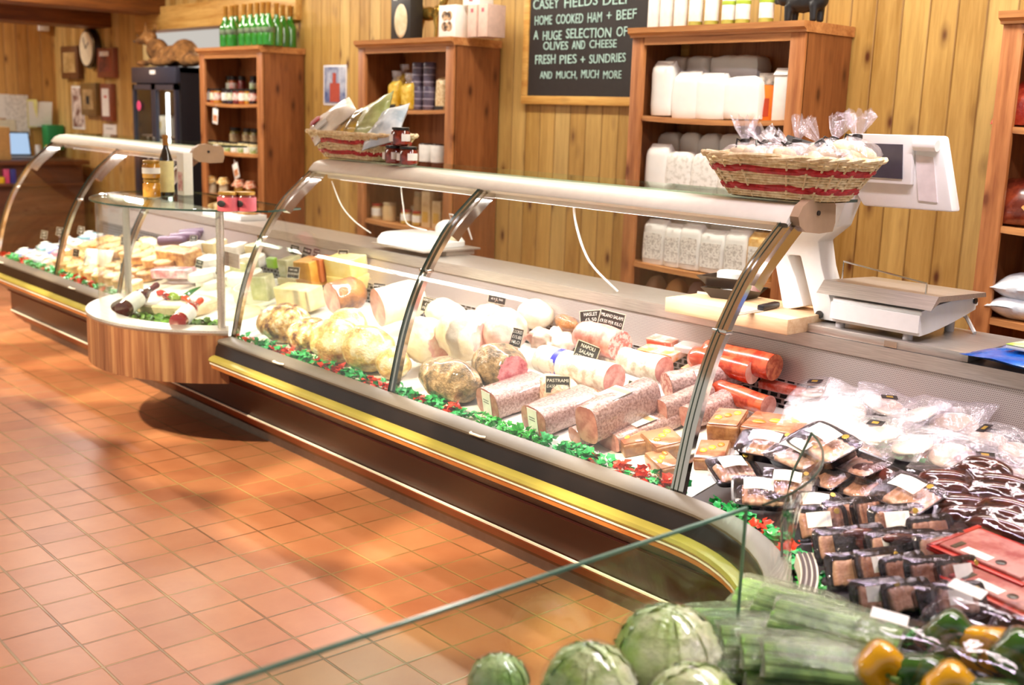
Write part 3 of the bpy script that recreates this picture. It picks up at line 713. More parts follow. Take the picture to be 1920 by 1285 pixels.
REDJ = two('tomato_sauce', '#5a160c', '#8e2a14', 25, .2, .8); GLID = C('gold_lid', '#b3893a', .3, metal=.6); BLID = C('black_lid', '#16110f', .35)
for i, (px, py) in enumerate(((800, 300), (822, 302))):
    comp('sauce_jar', ['red sauce jar with white label by the small red jars', 'red sauce jar with cream paper cover against the post'][i], 'jar', (ony(px, py, 4.0).x, 4.0, 1.13), 0, jar_parts(.045, .16, REDJ, BLID, LABW, (.35, .95)))
for i, (px, py, r, h, m_, ld) in enumerate(((703, 412, .04, .10, 'CLR', 1), (725, 415, .042, .115, 0, 0), (747, 418, .042, .1, 1, 0), (757, 425, .036, .085, 2, 1), (778, 427, .034, .085, 2, 1), (775, 420, .04, .19, 0, 0))):
    mt = (C('beige_tin', '#c8a878', .4), C('grey_tin', '#9a9288', .4), two('mustard_jar', '#a8822c', '#ccaa50', 30, .3, .5))[m_ if m_ != 'CLR' else 0]
    lb = ['squat beige tin at the far end of the low pasta shelf', 'beige paper-wrapped tin second on the low pasta shelf', 'grey tin third on the low pasta shelf', 'mustard jar with red lid in front on the low shelf', 'smaller mustard jar with red lid beside the tall packs', 'tall beige tube standing at the rear of the low pasta shelf'][i]
    comp('jar' if ld else 'tin', lb, 'jar' if ld else 'tin', (ony(px, py, 4.0 + .09 * (i == 5)).x, 4.02 + .12 * (i in (5, 2)), .801), 0, jar_parts(r, h, mt, C('red_lid', '#a02c1c', .4) if ld else C('tin_lid', '#b8a684', .4), LABW if ld else None))
for i in range(2):
    comp('packet', ['tall cream packet by the post on the low pasta shelf', 'second tall cream packet, lower, on the low pasta shelf'][i], 'packet', (ony(797 + 20 * i, 428, 4.0).x, 4.03, .802), 0, [('pack_body', box_me('tp', .08, .06, .21 - .05 * i, two('tall_pack', '#c9a877', '#e2cba0', 12, .5))), ('printed_panel', face_label('tpp', .05, .06, -.031, .03, C('ochre_print', '#c79a3c')))])
# on top of the pasta bookcase
DKB = C('charcoal_box', '#262320', .5); OVC = two('oval_window', '#d8c69c', '#efe2c2', 14, .4); PNK = C('pinkish_card', '#d8b8a8', .6)
x = ony(757, 70, 3.98).x
t = comp('gift_box', 'charcoal gift box with cream oval at the far corner of the pasta bookcase', 'box', (x, 4.0, ZT), 0, [('box_body', box_me('gb', .19, .09, .25, DKB))])
m = MB(); m.lathe([(1, 0), (.95, .004), (.8, .007)], 32, T(.005, -.0455, .105) @ R(PI / 2, 'X') @ Matrix.Diagonal((.062, .095, 1, 1))); m.build('oval_window', OVC, t)
m = MB(); m.box(-.07, -.03, -.047, -.0455, .222, .235); m.build('printed_logo', LABW, t)
BRS = two('brass', '#8a6c2c', '#c7a658', 10, .25); BRS.node_tree.nodes['Principled BSDF'].inputs['Metallic'].default_value = .8
horse = animal('horse', [((0, 0, .15), (.085, .035, .042)), ((-.075, 0, .17), (.03, .03, .05)), ((.08, 0, .155), (.04, .036, .045)), ((.12, 0, .215), (.026, .02, .06), T(.12, 0, .215) @ R(.6, 'Y') @ T(-.12, 0, -.215)), ((.16, 0, .262), (.04, .017, .02), T(.16, 0, .262) @ R(.6, 'Y') @ T(-.16, 0, -.262)), ((-.115, 0, .13), (.016, .012, .06))], BRS, .007,
               [((x_, y_, .14), (x_ + b_, y_, .07), .02, .012) for x_, b_ in ((-.07, -.01), (.075, .01)) for y_ in (-.022, .022)] + [((x_, y_, .07), (x_ - .006, y_, 0), .012, .010) for x_ in (-.08, .085) for y_ in (-.022, .022)])
comp('horse_figurine', 'brass horse figurine standing between the charcoal and white boxes', 'figurine', (ony(798, 68, 4.06).x, 4.08, ZT), .15, [('horse_body', horse)])
x = ony(843, 68, 3.99).x
t = comp('gift_box', 'white box with a round four-lobed window on the pasta bookcase', 'box', (x, 4.03, ZT), 0, [('box_body', box_me('wb', .15, .12, .175, WHITEP))])
for k in range(4):
    a = PI / 4 + k * PI / 2; m = MB(); m.lathe([(.026, 0), (.024, .004)], 16, T(.0 + .029 * math.cos(a), -.0602, .09 + .04 * math.sin(a)) @ R(PI / 2, 'X')); m.build('window_lobe', two('window_print', '#3a2c24', '#d9b48c', 40, .4), t)
for i in range(2): comp('gift_box', ['pinkish card box beside the white windowed box', 'pinkish card box at the chalkboard corner of the pasta bookcase'][i], 'box', (ony(881 + 20 * i, 72, 4.0).x + .02, 4.06, ZT), 0, [('box_body', box_me('pb', .075, .13, .17, PNK)), ('printed_mark', face_label('pm', .02, .02, -.066, .13, C('rose_print', '#b8606a')))])
comp('gift_box', 'small white box laid across the two pinkish boxes', 'box', (ony(880, 30, 4.0).x, 4.06, ZT + .171), 0, [('box_body', box_me('wb2', .14, .1, .06, WHITEP)), ('printed_mark', face_label('pm2', .03, .02, -.051, .02, C('rose_print', '#b8606a')))])

# jam bookcase
JAM = [C('jam_dark', '#2a0d10', .2, .6), C('jam_red', '#6a1418', .2, .6), C('honey', '#b87c1c', .2, .6), C('jam_purple', '#2c1430', .2, .6), C('marmalade', '#a8501a', .2, .6)]
LABC = [LABW, two('green_print_label', '#e8eee0', '#8fae5a', 30, .6), two('red_print_label', '#f0e6e0', '#c25a4a', 30, .6)]
for i, px in enumerate((391, 402, 409, 424, 434, 445, 456, 467, 475)):
    comp('jam_jar', f'jam jar with pale label, {ORD[i]} from the fridge in the front row', 'jar', (ony(px, 195, 3.99).x, 3.99, 1.4765), rnd.random() * .5, jar_parts(.032, .11, JAM[(i * 3 + 1) % 5], BLID, LABC[i % 3]))
for i, px in enumerate((403, 419, 436, 452, 474)):
    comp('jam_jar', f'taller dark jar, {ORD[i]} from the fridge in the rear row of jam', 'jar', (max(-7.90, ony(px, 180, 4.12).x), 4.13, 1.4785), rnd.random() * .5, jar_parts(.032, .205, JAM[(i * 2) % 5], BLID, LABC[i % 3] if i != 3 else None, (.45, .75)))
OLV = two('olive_jar', '#4c4a1c', '#8c7a3c', 30, .2, .6)
for i, px in enumerate((440, 464, 478)):
    comp('olive_jar', f'large olive-brown jar, {ORD[i]} along the rear of the second jam shelf', 'jar', (ony(px, 285, 4.1).x, 4.11, 1.132), 0, jar_parts(.045, .175, OLV, BLID, two('olive_label', '#c8b48c', '#7a5a3a', 20, .6)))
CRJ = two('cream_spread', '#d6c48a', '#efe4b8', 25, .3, .3)
for i, px in enumerate((393, 405, 417, 429, 442, 454, 466, 477)):
    comp('spread_jar', f'short cream jar with dark lid, {ORD[i]} from the fridge on the second shelf', 'jar', (ony(px, 290, 3.99).x, 3.99, 1.128), 0, jar_parts(.034, .088 - .01 * (i < 5), CRJ, BLID, LABC[i % 2], (.1, .6)))
GING = [two('yellow_gingham', '#d89a2c', '#f2e2b0', 60, .8), two('orange_gingham', '#d8642c', '#f6dcc0', 60, .8)]
for i, px in enumerate((398, 420, 449, 470)):
    t = comp('chutney_jar', f'chutney jar under {("yellow", "orange")[i > 1]} cloth cover, {ORD[i]} from the fridge on the third shelf', 'jar', (ony(px, 368, 4.0).x, 4.0, .802), 0, jar_parts(.036, .10, two('chutney_%d' % (i > 1), ('#cfc09a', '#c8961c')[i > 1], ('#e8dcc0', '#e0b440')[i > 1], 20, .3, .5), BLID, None))
    m = MB(); P = []
    for r_, z, w_ in ((.001, .135, 0), (.03, .133, 0), (.039, .118, .001), (.046, .10, .003), (.054, .085, .006)): P.append([((r_ + w_ * math.sin(a * 6)) * math.cos(a), (r_ + w_ * math.sin(a * 6)) * math.sin(a), z + w_ * math.cos(a * 4)) for a in [2 * PI * k / 24 for k in range(24)]])
    m.grid(P, cv=True); m.build('cloth_cover', GING[i > 1], t)
for i, (px, py, z) in enumerate(((402, 218, 1.40), (444, 320, 1.06))):
    p = ony(px, py, 3.915); t = comp('shelf_card', ['white recipe card hung under the jam shelf', 'white card hung at an angle under the cream jars'][i], 'card', (p.x, 3.918, p.z - .055), 0, [('card', cached('hcard', lambda: MB().box(-.04, .04, 0, .002, 0, .11, .001).mesh('hcard', WHITEP)), [('picture', cached('hpic', lambda: MB().box(-.03, .03, -.0012, 0, .02, .065).mesh('hpic', two('food_picture', '#b8642c', '#e2b088', 30, .6))))]), ('hanger', cached('hang', lambda: MB().tube([(0, .001, .109), (0, .004, .13), (0, .01, .135)], .002).mesh('hang', STEEL)))])
    t.rotation_euler = (0, (.12, -.35)[i], 0)
# green bottles on the jam bookcase
GRN = C('bright_green_glass', '#1f7a1c', .12, 1); GOLDF = C('gold_foil', '#c08a3c', .35, metal=.5); LABD = two('dark_green_label', '#3c4a3a', '#6a7a5c', 30, .5)
for i, (px, py, y) in enumerate([(424, 89, 3.97), (436, 89, 3.97), (444, 84, 4.07), (459, 88, 3.96), (471, 88, 3.96), (483, 88, 3.96), (494, 88, 3.96), (504, 87, 3.97), (519, 90, 4.05), (531, 91, 4.14), (544, 92, 4.20)]):
    comp('green_bottle', f'bright green bottle with gold foil neck, {ORD[i]} counted from the fridge side', 'bottle', (ony(px, py, y).x, y, ZT), 0, bottle_parts(.045, .29 + .02 * (i == 2), GRN, GOLDF, LABD if i < 8 else None, sh=.5, foil_from=.74, lab_h=(.3, .42)))

# snack bookcase at the frame edge
RB = two('red_snack_bag', '#8c2418', '#c2482c', 14, .25, .6, bump=.3); BB = two('brown_snack_bag', '#5c2014', '#8a3a20', 14, .25, .6); WB = two('white_blue_snack_bag', '#cfd8e2', '#f0f2f4', 10, .25, .6, bump=.3)
for i, (px, py, y, z, mt, lb) in enumerate(((1930, 236, 4.05, 1.48, RB, 'shiny red snack bag on the upper shelf at the frame edge'), (1918, 420, 4.02, 1.136, BB, 'brown snack bag leaning on the middle shelf at the frame edge'), (1925, 570, 3.99, .87, WB, 'white and blue snack bag lying on top of another'), (1915, 600, 3.99, .802, WB, 'white and blue snack bag lowest on the bottom visible shelf'))):
    t = thing('snack_bag', lb, 'snack bag', (ony(px, py, y).x, y + .05, z), .2)
    o = link('bag_body', pillow_me('sb', .26, .2, .1, mt, .012, 10, i), t)
    if i < 2: o.rotation_euler = (.9, 0, 0); o.location = (0, 0, .06)
    m = MB(); m.ell((.03, -.05, .095), (.04, .03, .006), 2); q = m.build('crisp_picture', two('crisp_print', '#b8642c', '#e0a05c', 20, .5), o)

# chalkboard, poster, and the frames and notices at the till end
x0, x1, z0, z1 = -4.685, -3.60, 1.575, 2.30
t = thing('chalkboard', 'wood-framed chalkboard listing ham, cheese and pies on the back wall', 'chalkboard', ((x0 + x1) / 2, WY - .03, z0)); hw = (x1 - x0) / 2
m = MB(); m.box(-hw, hw, .005, .02, 0, z1 - z0); m.build('board', CARD, t)
for b in ((-hw - .045, hw + .045, -.004, .028, -.045, 0), (-hw - .045, hw + .045, -.004, .028, z1 - z0, z1 - z0 + .045), (-hw - .045, -hw, -.004, .028, 0, z1 - z0), (hw, hw + .045, -.004, .028, 0, z1 - z0)):
    m = MB(); m.box(*b, .004); m.build('frame_rail', FRAMEW, t)
for body_, pxa, pxb, pya, sz in (('CASEY FIELDS DELI', 999, 1174, 4, .075), ('HOME COOKED HAM + BEEF', 1002, 1192, 34, .07), ('A HUGE SELECTION OF', 1000, 1175, 64, .068), ('OLIVES AND CHEESE', 1018, 1155, 85, .06), ('FRESH PIES + SUNDRIES', 1003, 1172, 112, .066), ('AND MUCH, MUCH MORE', 1012, 1164, 141, .058)):
    a, b = ony(pxa, pya, WY - .03), ony(pxb, pya + .0, WY - .03)
    n_, c_ = len(body_), 0
    for wd in body_.split(' '):
        u0, u1 = c_ / n_, (c_ + len(wd)) / n_; c_ += len(wd) + 1
        text(wd, sz * rnd.uniform(.95, 1.06), CHALK, t, T(a.x + (b.x - a.x) * (u0 + u1) / 2 - t.location.x, .003, (a.z + b.z) / 2 - z0 + rnd.uniform(-.004, .004)) @ R(rnd.uniform(-.03, .02), 'Y') @ FRONT, width=(b.x - a.x) * (u1 - u0), ex=.0012)
def picture(px0, py0, px1, py1, label, frame, art, name='framed_picture', cat='picture', y=WY - .012, depth=.03, inset=.03, extra=None):
    a, b = ony(px0, py0, y), ony(px1, py1, y); w_, h = (b.x - a.x) / 2, a.z - b.z
    t = thing(name, label, cat, ((a.x + b.x) / 2, WY, b.z))
    m = MB(); m.box(-w_, w_, -depth, -.002, 0, h, .003); m.build('frame' if frame is not art else 'sheet', frame, t)
    if art is not frame:
        m = MB(); m.box(-w_ + inset, w_ - inset, -depth - .003, -depth, inset, h - inset); m.build('print', art, t)
    if extra:
        for n_, mt, bx in extra: m = MB(); m.box(-w_ + bx[0] * 2 * w_, -w_ + bx[1] * 2 * w_, -depth - .005, -depth - .003, bx[2] * h, bx[3] * h); m.build(n_, mt, t)
    return t
BRF = C('brown_frame', '#6b4424', .45); OLF = C('olive_frame', '#7a5c2c', .45); RDF = C('red_brown_frame', '#8a4a30', .45)
picture(122, 88, 156, 148, 'brown deep-framed certificate above the food poster', BRF, two('parchment', '#a98a50', '#c9ab74', 8, .7), depth=.06, inset=.06)
picture(188, 91, 221, 146, 'red-brown framed picture beside the wall clock', RDF, two('dark_red_art', '#5c2c22', '#a4503c', 6, .6), depth=.05, inset=.05, extra=[('title_patch', WHITEP, (.2, .75, .72, .88))])
picture(159, 156, 190, 218, 'olive-brown framed print below the wall clock', OLF, two('tan_art', '#94784c', '#b89a6a', 8, .6), depth=.06, inset=.06, extra=[('motif', CARD, (.4, .6, .35, .6))])
picture(194, 157, 217, 228, 'narrow red-brown framed notice beside the fridge', RDF, WHITEP, depth=.05, inset=.045, extra=[('red_seal', C('red_seal', '#d0605a'), (.4, .65, .62, .68))])
picture(132, 161, 158, 243, 'food poster of small photos under the brown certificate', WHITEP, two('food_photos', '#7a4a3a', '#e8d8cc', 9, .5, 0, .42, .58), name='poster', cat='poster', depth=.004, inset=.02)
picture(192, 232, 217, 256, 'small white notice under the narrow framed one', WHITEP, WHITEP, name='notice', cat='notice', depth=.004, extra=[('printed_line', C('grey_ink', '#8a8a88'), (.25, .75, .6, .66))])
picture(605, 122, 648, 198, 'poster of a red sail against blue between the first two bookcases', C('poster_white', '#e6e4e8', .5), two('blue_sky_art', '#4a5a8c', '#c8ccd8', 5, .5, 0, .4, .6), name='poster', cat='poster', depth=.004, inset=.015, extra=[('red_sail', C('red_sail', '#b04a38', .6), (.3, .72, .08, .55)), ('red_sail_tip', C('red_sail', '#b04a38', .6), (.42, .56, .55, .8))])
p = ony(173, 92, WY - .02)
t = thing('wall_clock', 'round wall clock with dark rim and cream face', 'clock', (p.x, WY, p.z))
m = MB(); m.lathe([(.17, 0), (.185, .02), (.18, .07), (.155, .08)], 36, R(PI / 2, 'X')); m.build('rim', C('clock_rim', '#2c2018', .3, .5), t)
m = MB(); m.lathe([(.156, .0815), (.001, .0825)], 36, R(PI / 2, 'X')); m.build('dial', C('clock_face', '#efe6c8', .5), t)
for a, l in ((.9, .09), (-.5, .12)): m = MB(); m.box(-.004, .004, -.087, -.084, 0, l, M=R(a, 'Y')); m.build('hand', CARD, t)
# papers pinned to the end wall
def paper(px0, py0, px1, py1, label, mat=WHITEP, off=.004, curl=0):
    a, b = onx(px0, py0, WX + off), onx(px1, py1, WX + off)
    m = MB(); n = 8
    P = [[(curl * (k / n) ** 2 * j / 4, a.y + (b.y - a.y) * k / n, b.z + (a.z - b.z) * j / 4) for j in range(5)] for k in range(n + 1)]
    Q = [[(q[0] + .0015, q[1], q[2]) for q in r_] for r_ in P]
    m.grid(P); m.grid(Q); o = m.build('pinned_paper', mat); o.location.x = WX + off
    return tag(o, label, 'paper')
paper(-6, 176, 20, 222, 'white sheet pinned at the frame edge above the laptop')
paper(8, 177, 56, 256, 'large white printed sheet pinned above the laptop', two('printed_sheet', '#d8d6d0', '#f2f0ea', 30, .8), .008)
paper(52, 190, 97, 238, 'white sheet with curling yellow backing beside the green folder', WHITEP, .02, .05)
paper(50, 186, 70, 240, 'yellow sheet peeking out behind the curling white sheet', C('yellow_paper', '#e8e08a', .7), .012, .03)
paper(-6, 224, 30, 246, 'small cream sheet just above the laptop screen', C('cream_sheet', '#e8e2c8', .7), .012)
a = onx(83, 234, WX + .05); b = onx(107, 262, WX + .05)
m = MB(); m.box(WX + .03, WX + .2, a.y - .02, b.y + .02, b.z - .1, a.z, .004); tag(m.build('folder_rack', C('green_folder', '#1f8a4a', .5)), 'green plastic folder rack on the end wall by the corner', 'folder')
p = onx(81, 43, WX + .03); m = MB(); m.box(WX, WX + .06, p.y - .05, p.y + .05, p.z - .08, p.z + .07, .008); tag(m.build('alarm_sensor', WHITE), 'small white alarm sensor high in the corner of the end wall', 'sensor')
# till desk with laptop
t = thing('till_desk', 'dark wooden till desk against the end wall', 'desk', (-11.35, 3.3, 0))
m = MB(); m.box(-.545, .45, -1.6, .9, .86, .90, .004); m.build('desk_top', DESKW, t)
m = MB(); m.box(-.5, .38, -1.55, .85, 0, .86); m.build('desk_body', DESKW, t)
m = MB(); m.box(.38, .44, -1.6, .9, .66, .69, .003); m.build('ledge', DESKW, t)
t = thing('laptop', 'open laptop with pale blue screen on the till desk', 'laptop', (-11.45, 3.68, .9005), PI / 2)
m = MB(); m.box(-.165, .165, -.22, 0, 0, .016, .004); m.build('keyboard_base', C('laptop_grey', '#8a8c90', .4), t)
m = MB(); m.box(-.165, .165, 0, .012, 0, .24, .004, M=T(0, 0, .014) @ R(-.25, 'X')); s_ = m.build('lid', BLACKP, t)
m = NT('screen_glow'); m.p.inputs['Base Color'].default_value = (.2, .3, .45, 1); m.p.inputs['Emission Color'].default_value = (.38, .56, .8, 1); m.p.inputs['Emission Strength'].default_value = .7; SCRN = m.m
m = MB(); m.box(-.15, .15, -.0015, 0, .02, .225, M=T(0, 0, .014) @ R(-.25, 'X')); m.build('screen', SCRN, s_)
for i, (y, c, lb) in enumerate(((4.02, '#d8c23c', 'yellow-topped glue pot on the till desk near the corner'), (3.92, '#e8e8e6', 'small white bottle beside the laptop'))):
    comp('desk_bottle', lb, 'bottle', (-11.5, y, .9005), 0, jar_parts(.03, .12, C('pot_%d' % i, ('#5a4a3a', '#e8e8e6')[i], .4), C('potlid_%d' % i, c, .4), None))
t = thing('cardboard_box', 'open cardboard box at the frame edge on the till desk', 'box', (-11.15, 3.38, .9005))
m = MB(); m.box(-.16, .16, -.12, .12, 0, .3, .003); m.build('box_body', C('cardboard', '#c49a5c', .8), t); m = MB(); m.box(-.16, .16, -.16, -.12, .27, .3, .003); m.build('flap', C('cardboard', '#c49a5c', .8), t)
for i, c in enumerate(('#e0b81c', '#d04a7a', '#3a3a8c')):
    p = onx(6 + 10 * i, 352, -10.9)
    comp('marker_pot', ['yellow packet on the ledge before the till desk', 'pink marker tub on the ledge before the till desk', 'purple marker tub on the ledge before the till desk'][i], 'stationery', (-10.94, p.y, .6905), 0, [('tub', box_me('tub', .05, .06, .13 if i else .06, C('tub_%d' % i, c, .4))), ('top_strip', face_label('ts', .03, .02, -.031, .02, WHITEP))])

# drinks fridge with the stuffed fox lying on it
FX0, FX1, FY = -9.11, -8.30, 3.88
t = thing('drinks_fridge', 'black two-door glass drinks fridge beside the jam bookcase', 'fridge', ((FX0 + FX1) / 2, FY, 0)); hw = (FX1 - FX0) / 2
FRB = C('fridge_black', '#1a1a20', .35); FRM = C('fridge_frame', '#2c3040', .35)
m = MB()
for b in ((-hw, hw, .04, .06, 0, .12), (-hw, -hw + .03, .04, .60, 0, 1.74), (hw - .03, hw, .04, .60, 0, 1.74), (-hw, hw, .57, .60, 0, 1.74), (-hw, hw, .04, .60, 1.70, 1.745), (-hw, hw, .04, .60, 0, .12)): m.box(*b)
m.build('cabinet', FRB, t)
m = MB(); m.box(-hw, hw, 0, .04, 1.62, 1.745, .004); m.build('header', FRM, t)
m = MB(); m.box(-.05, .05, -.002, 0, 1.69, 1.72); m.build('maker_plate', LABW, t)
m = MB(); m.cyl((.1, .075, 1.55), (.1, .075, .2), .014); m.build('glare_strip', LAMPT, t)  # glowing strip added behind the door to imitate window glare on its glass
for s in (-1, 1):
    xa, xb = (-hw + .005, -.005) if s < 0 else (.005, hw - .005)
    m = MB()
    for b in ((xa, xa + .035, 0, .03, .13, 1.61), (xb - .035, xb, 0, .03, .13, 1.61), (xa, xb, 0, .03, .13, .18), (xa, xb, 0, .03, 1.57, 1.61)): m.box(*b)
    d = m.build('door', FRM, t)
    m = MB(); m.box(xa + .035, xb - .035, .01, .018, .18, 1.57); m.build('door_glass', GLASS, d)
    m = MB(); m.cyl((xb - .05 if s < 0 else xa + .05, -.03, .7), (xb - .05 if s < 0 else xa + .05, -.03, 1.2), .008); m.build('handle', STEEL, d)
for z in (.5, .85, 1.2): m = MB(); m.box(-hw + .03, hw - .03, .06, .55, z, z + .01); m.build('wire_shelf', STEEL, t)
m = MB(); m.lathe([(.04, 0), (.038, .003)], 20, T(-hw + .13, -.0005, 1.44) @ R(PI / 2, 'X')); m.build('round_sticker', C('pink_sticker', '#d8487c', .5), t)
for i, (x, z, w_, h, c, lb) in enumerate(((-.22, 1.21, .2, .16, '#e6e2d8', 'white parcel on the top wire shelf of the fridge, far door'), (.18, 1.21, .22, .15, '#dedccf', 'white parcel on the top wire shelf of the fridge, near door'), (-.2, .86, .22, .24, '#cfd4dc', 'pale carton on the middle wire shelf of the fridge, far door'), (.2, .86, .2, .22, '#d8cfa8', 'yellowish carton on the middle wire shelf of the fridge'))):
    comp('chilled_pack', lb, 'pack', (t.location.x + x, FY + .22, z + .0005), 0, [('pack_body', flour_me('chp', w_, .16, h, C('chilled_%d' % i, c, .5), i, False)), ('label', face_label('chl', .08, .06, -.083, .05, C('chill_label', '#c8b43c', .5)))])
FUR = two('fox_fur', '#5a3a1c', '#a8743c', 14, .95, 0, .35, .62, (1, 1, 1), .8, c3='#c8a070', det2=160)
p = ony(318, 112, 4.12)
fox = animal('fox', [((0, 0, .10), (.30, .10, .09)), ((.22, 0, .12), (.14, .11, .115)), ((-.24, -.02, .15), (.12, .09, .10)), ((-.38, -.03, .25), (.085, .07, .07)), ((-.44, -.09, .225), (.06, .035, .03)), ((-.39, .03, .34), (.02, .015, .05)), ((-.35, -.07, .335), (.02, .015, .05)), ((-.30, -.12, .04), (.14, .03, .03)), ((.05, -.13, .05), (.24, .05, .045)), ((.40, -.04, .06), (.20, .06, .055))], FUR, .018)
t = comp('stuffed_fox', 'stuffed brown fox lying along the top of the drinks fridge', 'taxidermy', (p.x + .02, 4.14, 1.7455), 0, [('fox_body', fox)])
m = MB(); m.ell((-.5, -.105, .222), (.012, .012, .01), 1); m.build('nose', BLK, t)
for y in (-.105, -.04): m = MB(); m.ell((-.435, y + .0, .268), (.008, .008, .008), 1); m.build('eye', BLK, t)

# ------------------------------------------------------------------ meats, cheeses and tickets
def S(p): return (p - V((0, 0, CAM_H))).dot(fw) / FPX          # metres to a pixel there
RED_ = C
HAMF = two('ham_face', '#d98f86', '#f0bfb0', 16, .3, .5, det2=60, bump=.15, c3='#f6dccd')
HAMW = two('ham_fat', '#e8d3b0', '#f6ead2', 9, .35, .5, bump=.3, c3='#efd9a8', det2=40)
HAMP = two('pink_ham', '#d9a08e', '#f1d2c2', 10, .3, .6, bump=.3, det2=40)
CRUMB = two('golden_crumb', '#6a3814', '#d8aa62', 26, .35, .7, .36, .50, (1, 1, .7), .9, c3='#f4e6c6', det2=70)
BROWNH = two('roast_crust', '#5a2c12', '#b87638', 14, .4, .5, .35, .65, (1, 1, 1), .6)
GOLD = two('golden_turkey', '#b87424', '#eecb7c', 15, .25, .8, .30, .48, (1, 1, 1), .8, c3='#f8eccb')
HERB = two('herb_crust', '#4c3a22', '#b08c64', 26, .4, .6, .38, .58, (1, 1, 1), .9, c3='#d9c3a8', det2=120)
BEEF = two('beef_face', '#a83c48', '#d88a8c', 22, .2, .8, bump=.4)
SALF = two('salami_face', '#b8645c', '#e6b6ac', 70, .4, .3, .42, .55, detail=2)
SALW = two('salami_casing', '#c9b2a4', '#f2ebe4', 30, .5, .3, .38, .55, bump=.3)
SALP = two('pink_salami_skin', '#c0746a', '#e0a598', 30, .4, .4, .4, .6)
PATE = two('pate_face', '#a8645a', '#c98c80', 30, .4, .5)
PATS = two('pate_skin', '#86605a', '#b8948e', 130, .25, .9, .38, .60, bump=.3)
PASTR = two('pastrami_crumb', '#c98c7a', '#eecdb8', 60, .4, .5, .4, .58, bump=.5)
CHOR = two('chorizo_red', '#a8321c', '#d8603c', 24, .25, .8)
CHORF = two('chorizo_face', '#9a3a20', '#c87048', 60, .4, .5)
TERR = two('terrine', '#7a4a30', '#a87850', 20, .35, .6, bump=.3)
JELLY = two('aspic_top', '#9a5840', '#c98c6c', 10, .12, 1)
def log_me(key, r, L, skin, face, sq=2.0, bulge=1.0, rz=None, amp=.003, seed=0, domed=True, both=False):
    """solid lying along +x from its cut face at x=0; sq>2 squares the section"""
    rz = rz or r
    def f():
        b, c = MB(), MB(); n = 30; P = []; sd = V((seed * 4.1, seed, 2))
        st = [0, .02, .1, .3, .5, .7, .88, 1.0]
        for q in st:
            k = 1.0 if q < .9 or not domed else .9
            P.append([(q * L, *(p * k * (1 + (amp / r) * 2 * noise.noise(V((q * L, math.cos(a) * r, math.sin(a) * r)) * 16 + sd)) for p in
                      (math.copysign(abs(math.cos(a)) ** (2 / sq), math.cos(a)) * r, math.copysign(abs(math.sin(a)) ** (2 / sq), math.sin(a)) * rz))) for a in [2 * PI * i / n for i in range(n)]])
        if domed:
            for d, k in ((.3, .68), (.45, .35), (.5, .02)): P.append([(L + d * r * .7, y * k / .9, z * k / .9) for _, y, z in P[7]])
        b.grid(P, cv=True, cap1=True)
        c.grid([[(x - .0008, y, z) for x, y, z in P[0]], [(-.002, y * .9, z * .9) for _, y, z in P[0]], [(-.002, y * .01, z * .01) for _, y, z in P[0]]], cv=True, cap1=True)
        return b.mesh('log_body', skin, 60), c.mesh('cut_face', face, 60)
    return cached(('log', key, r, L, skin.name, face.name, sq, seed), f)
def log(name, label, cat, cx, cy, rpx, yaw, L, skin, face, lift=0, rz=None, sq=2.0, group=None, domed=True, amp=.003, seed=0, extra=None):
    """cx, cy, rpx: the cut face's middle and radius"""
    p = on_deck(cx, cy, lift + .035); k = S(p); r = rpx * k; rzz = (rz or rpx) * k
    p = on_deck(cx, cy, lift + rzz)
    a, b = log_me(name, round(r, 4), L, skin, face, sq, 1, round(rzz, 4), amp, seed, domed)
    t = comp(name, label, cat, p, 0, [('body', a), ('cut_face', b)], group)
    t.rotation_euler = (TILT @ Matrix.Rotation(math.radians(yaw), 3, 'Z')).to_euler()
    return t, r, rzz
def joint(name, label, cat, cx, cy, rx, rz, yaw, mat, lift=0, cut=None, face=None, amp=.17, seed=0, ry=None, freq=9, part_name='body'):
    """a lumpy joint; cut (-1..1) slices it across with a bare face at that end of its length"""
    p = on_deck(cx, cy, lift + .04); k = S(p); a, c = rx * k, rz * k; b = (ry or rz * 1.05) * k
    p = on_deck(cx, cy, lift + c * .93)
    bm = MB(); bm.ell((0, 0, 0), (a, b, c), 4, amp, freq * 1.3, seed, oct=3)
    t = thing(name, label, cat, p, 0)
    for v in bm.bm.verts:
        if v.co.z < -c * .93: v.co.z = -c * .93
    if cut is not None:
        m2 = MB(); xs = cut * a; sg = 1 if cut > 0 else -1
        for v in bm.bm.verts:
            if v.co.x * sg > xs * sg: v.co.x = xs + sg * .004 * noise.noise(v.co * 30)
        fs = [f for f in bm.bm.faces if all(abs(v.co.x - xs) < .0045 for v in f.verts)]
        m2._add([v.co[:] for f in fs for v in f.verts], [(3 * i, 3 * i + 1, 3 * i + 2) for i in range(len(fs))]); bmesh.ops.remove_doubles(m2.bm, verts=m2.bm.verts[:], dist=.0005)
        bmesh.ops.delete(bm.bm, geom=fs, context='FACES_ONLY')
        bm.build(part_name, mat, t, 80); m2.build('cut_face', face, t, 80)
    else: bm.build(part_name, mat, t, 80)
    t.rotation_euler = (TILT @ Matrix.Rotation(math.radians(yaw), 3, 'Z')).to_euler()
    return t, a, b, c
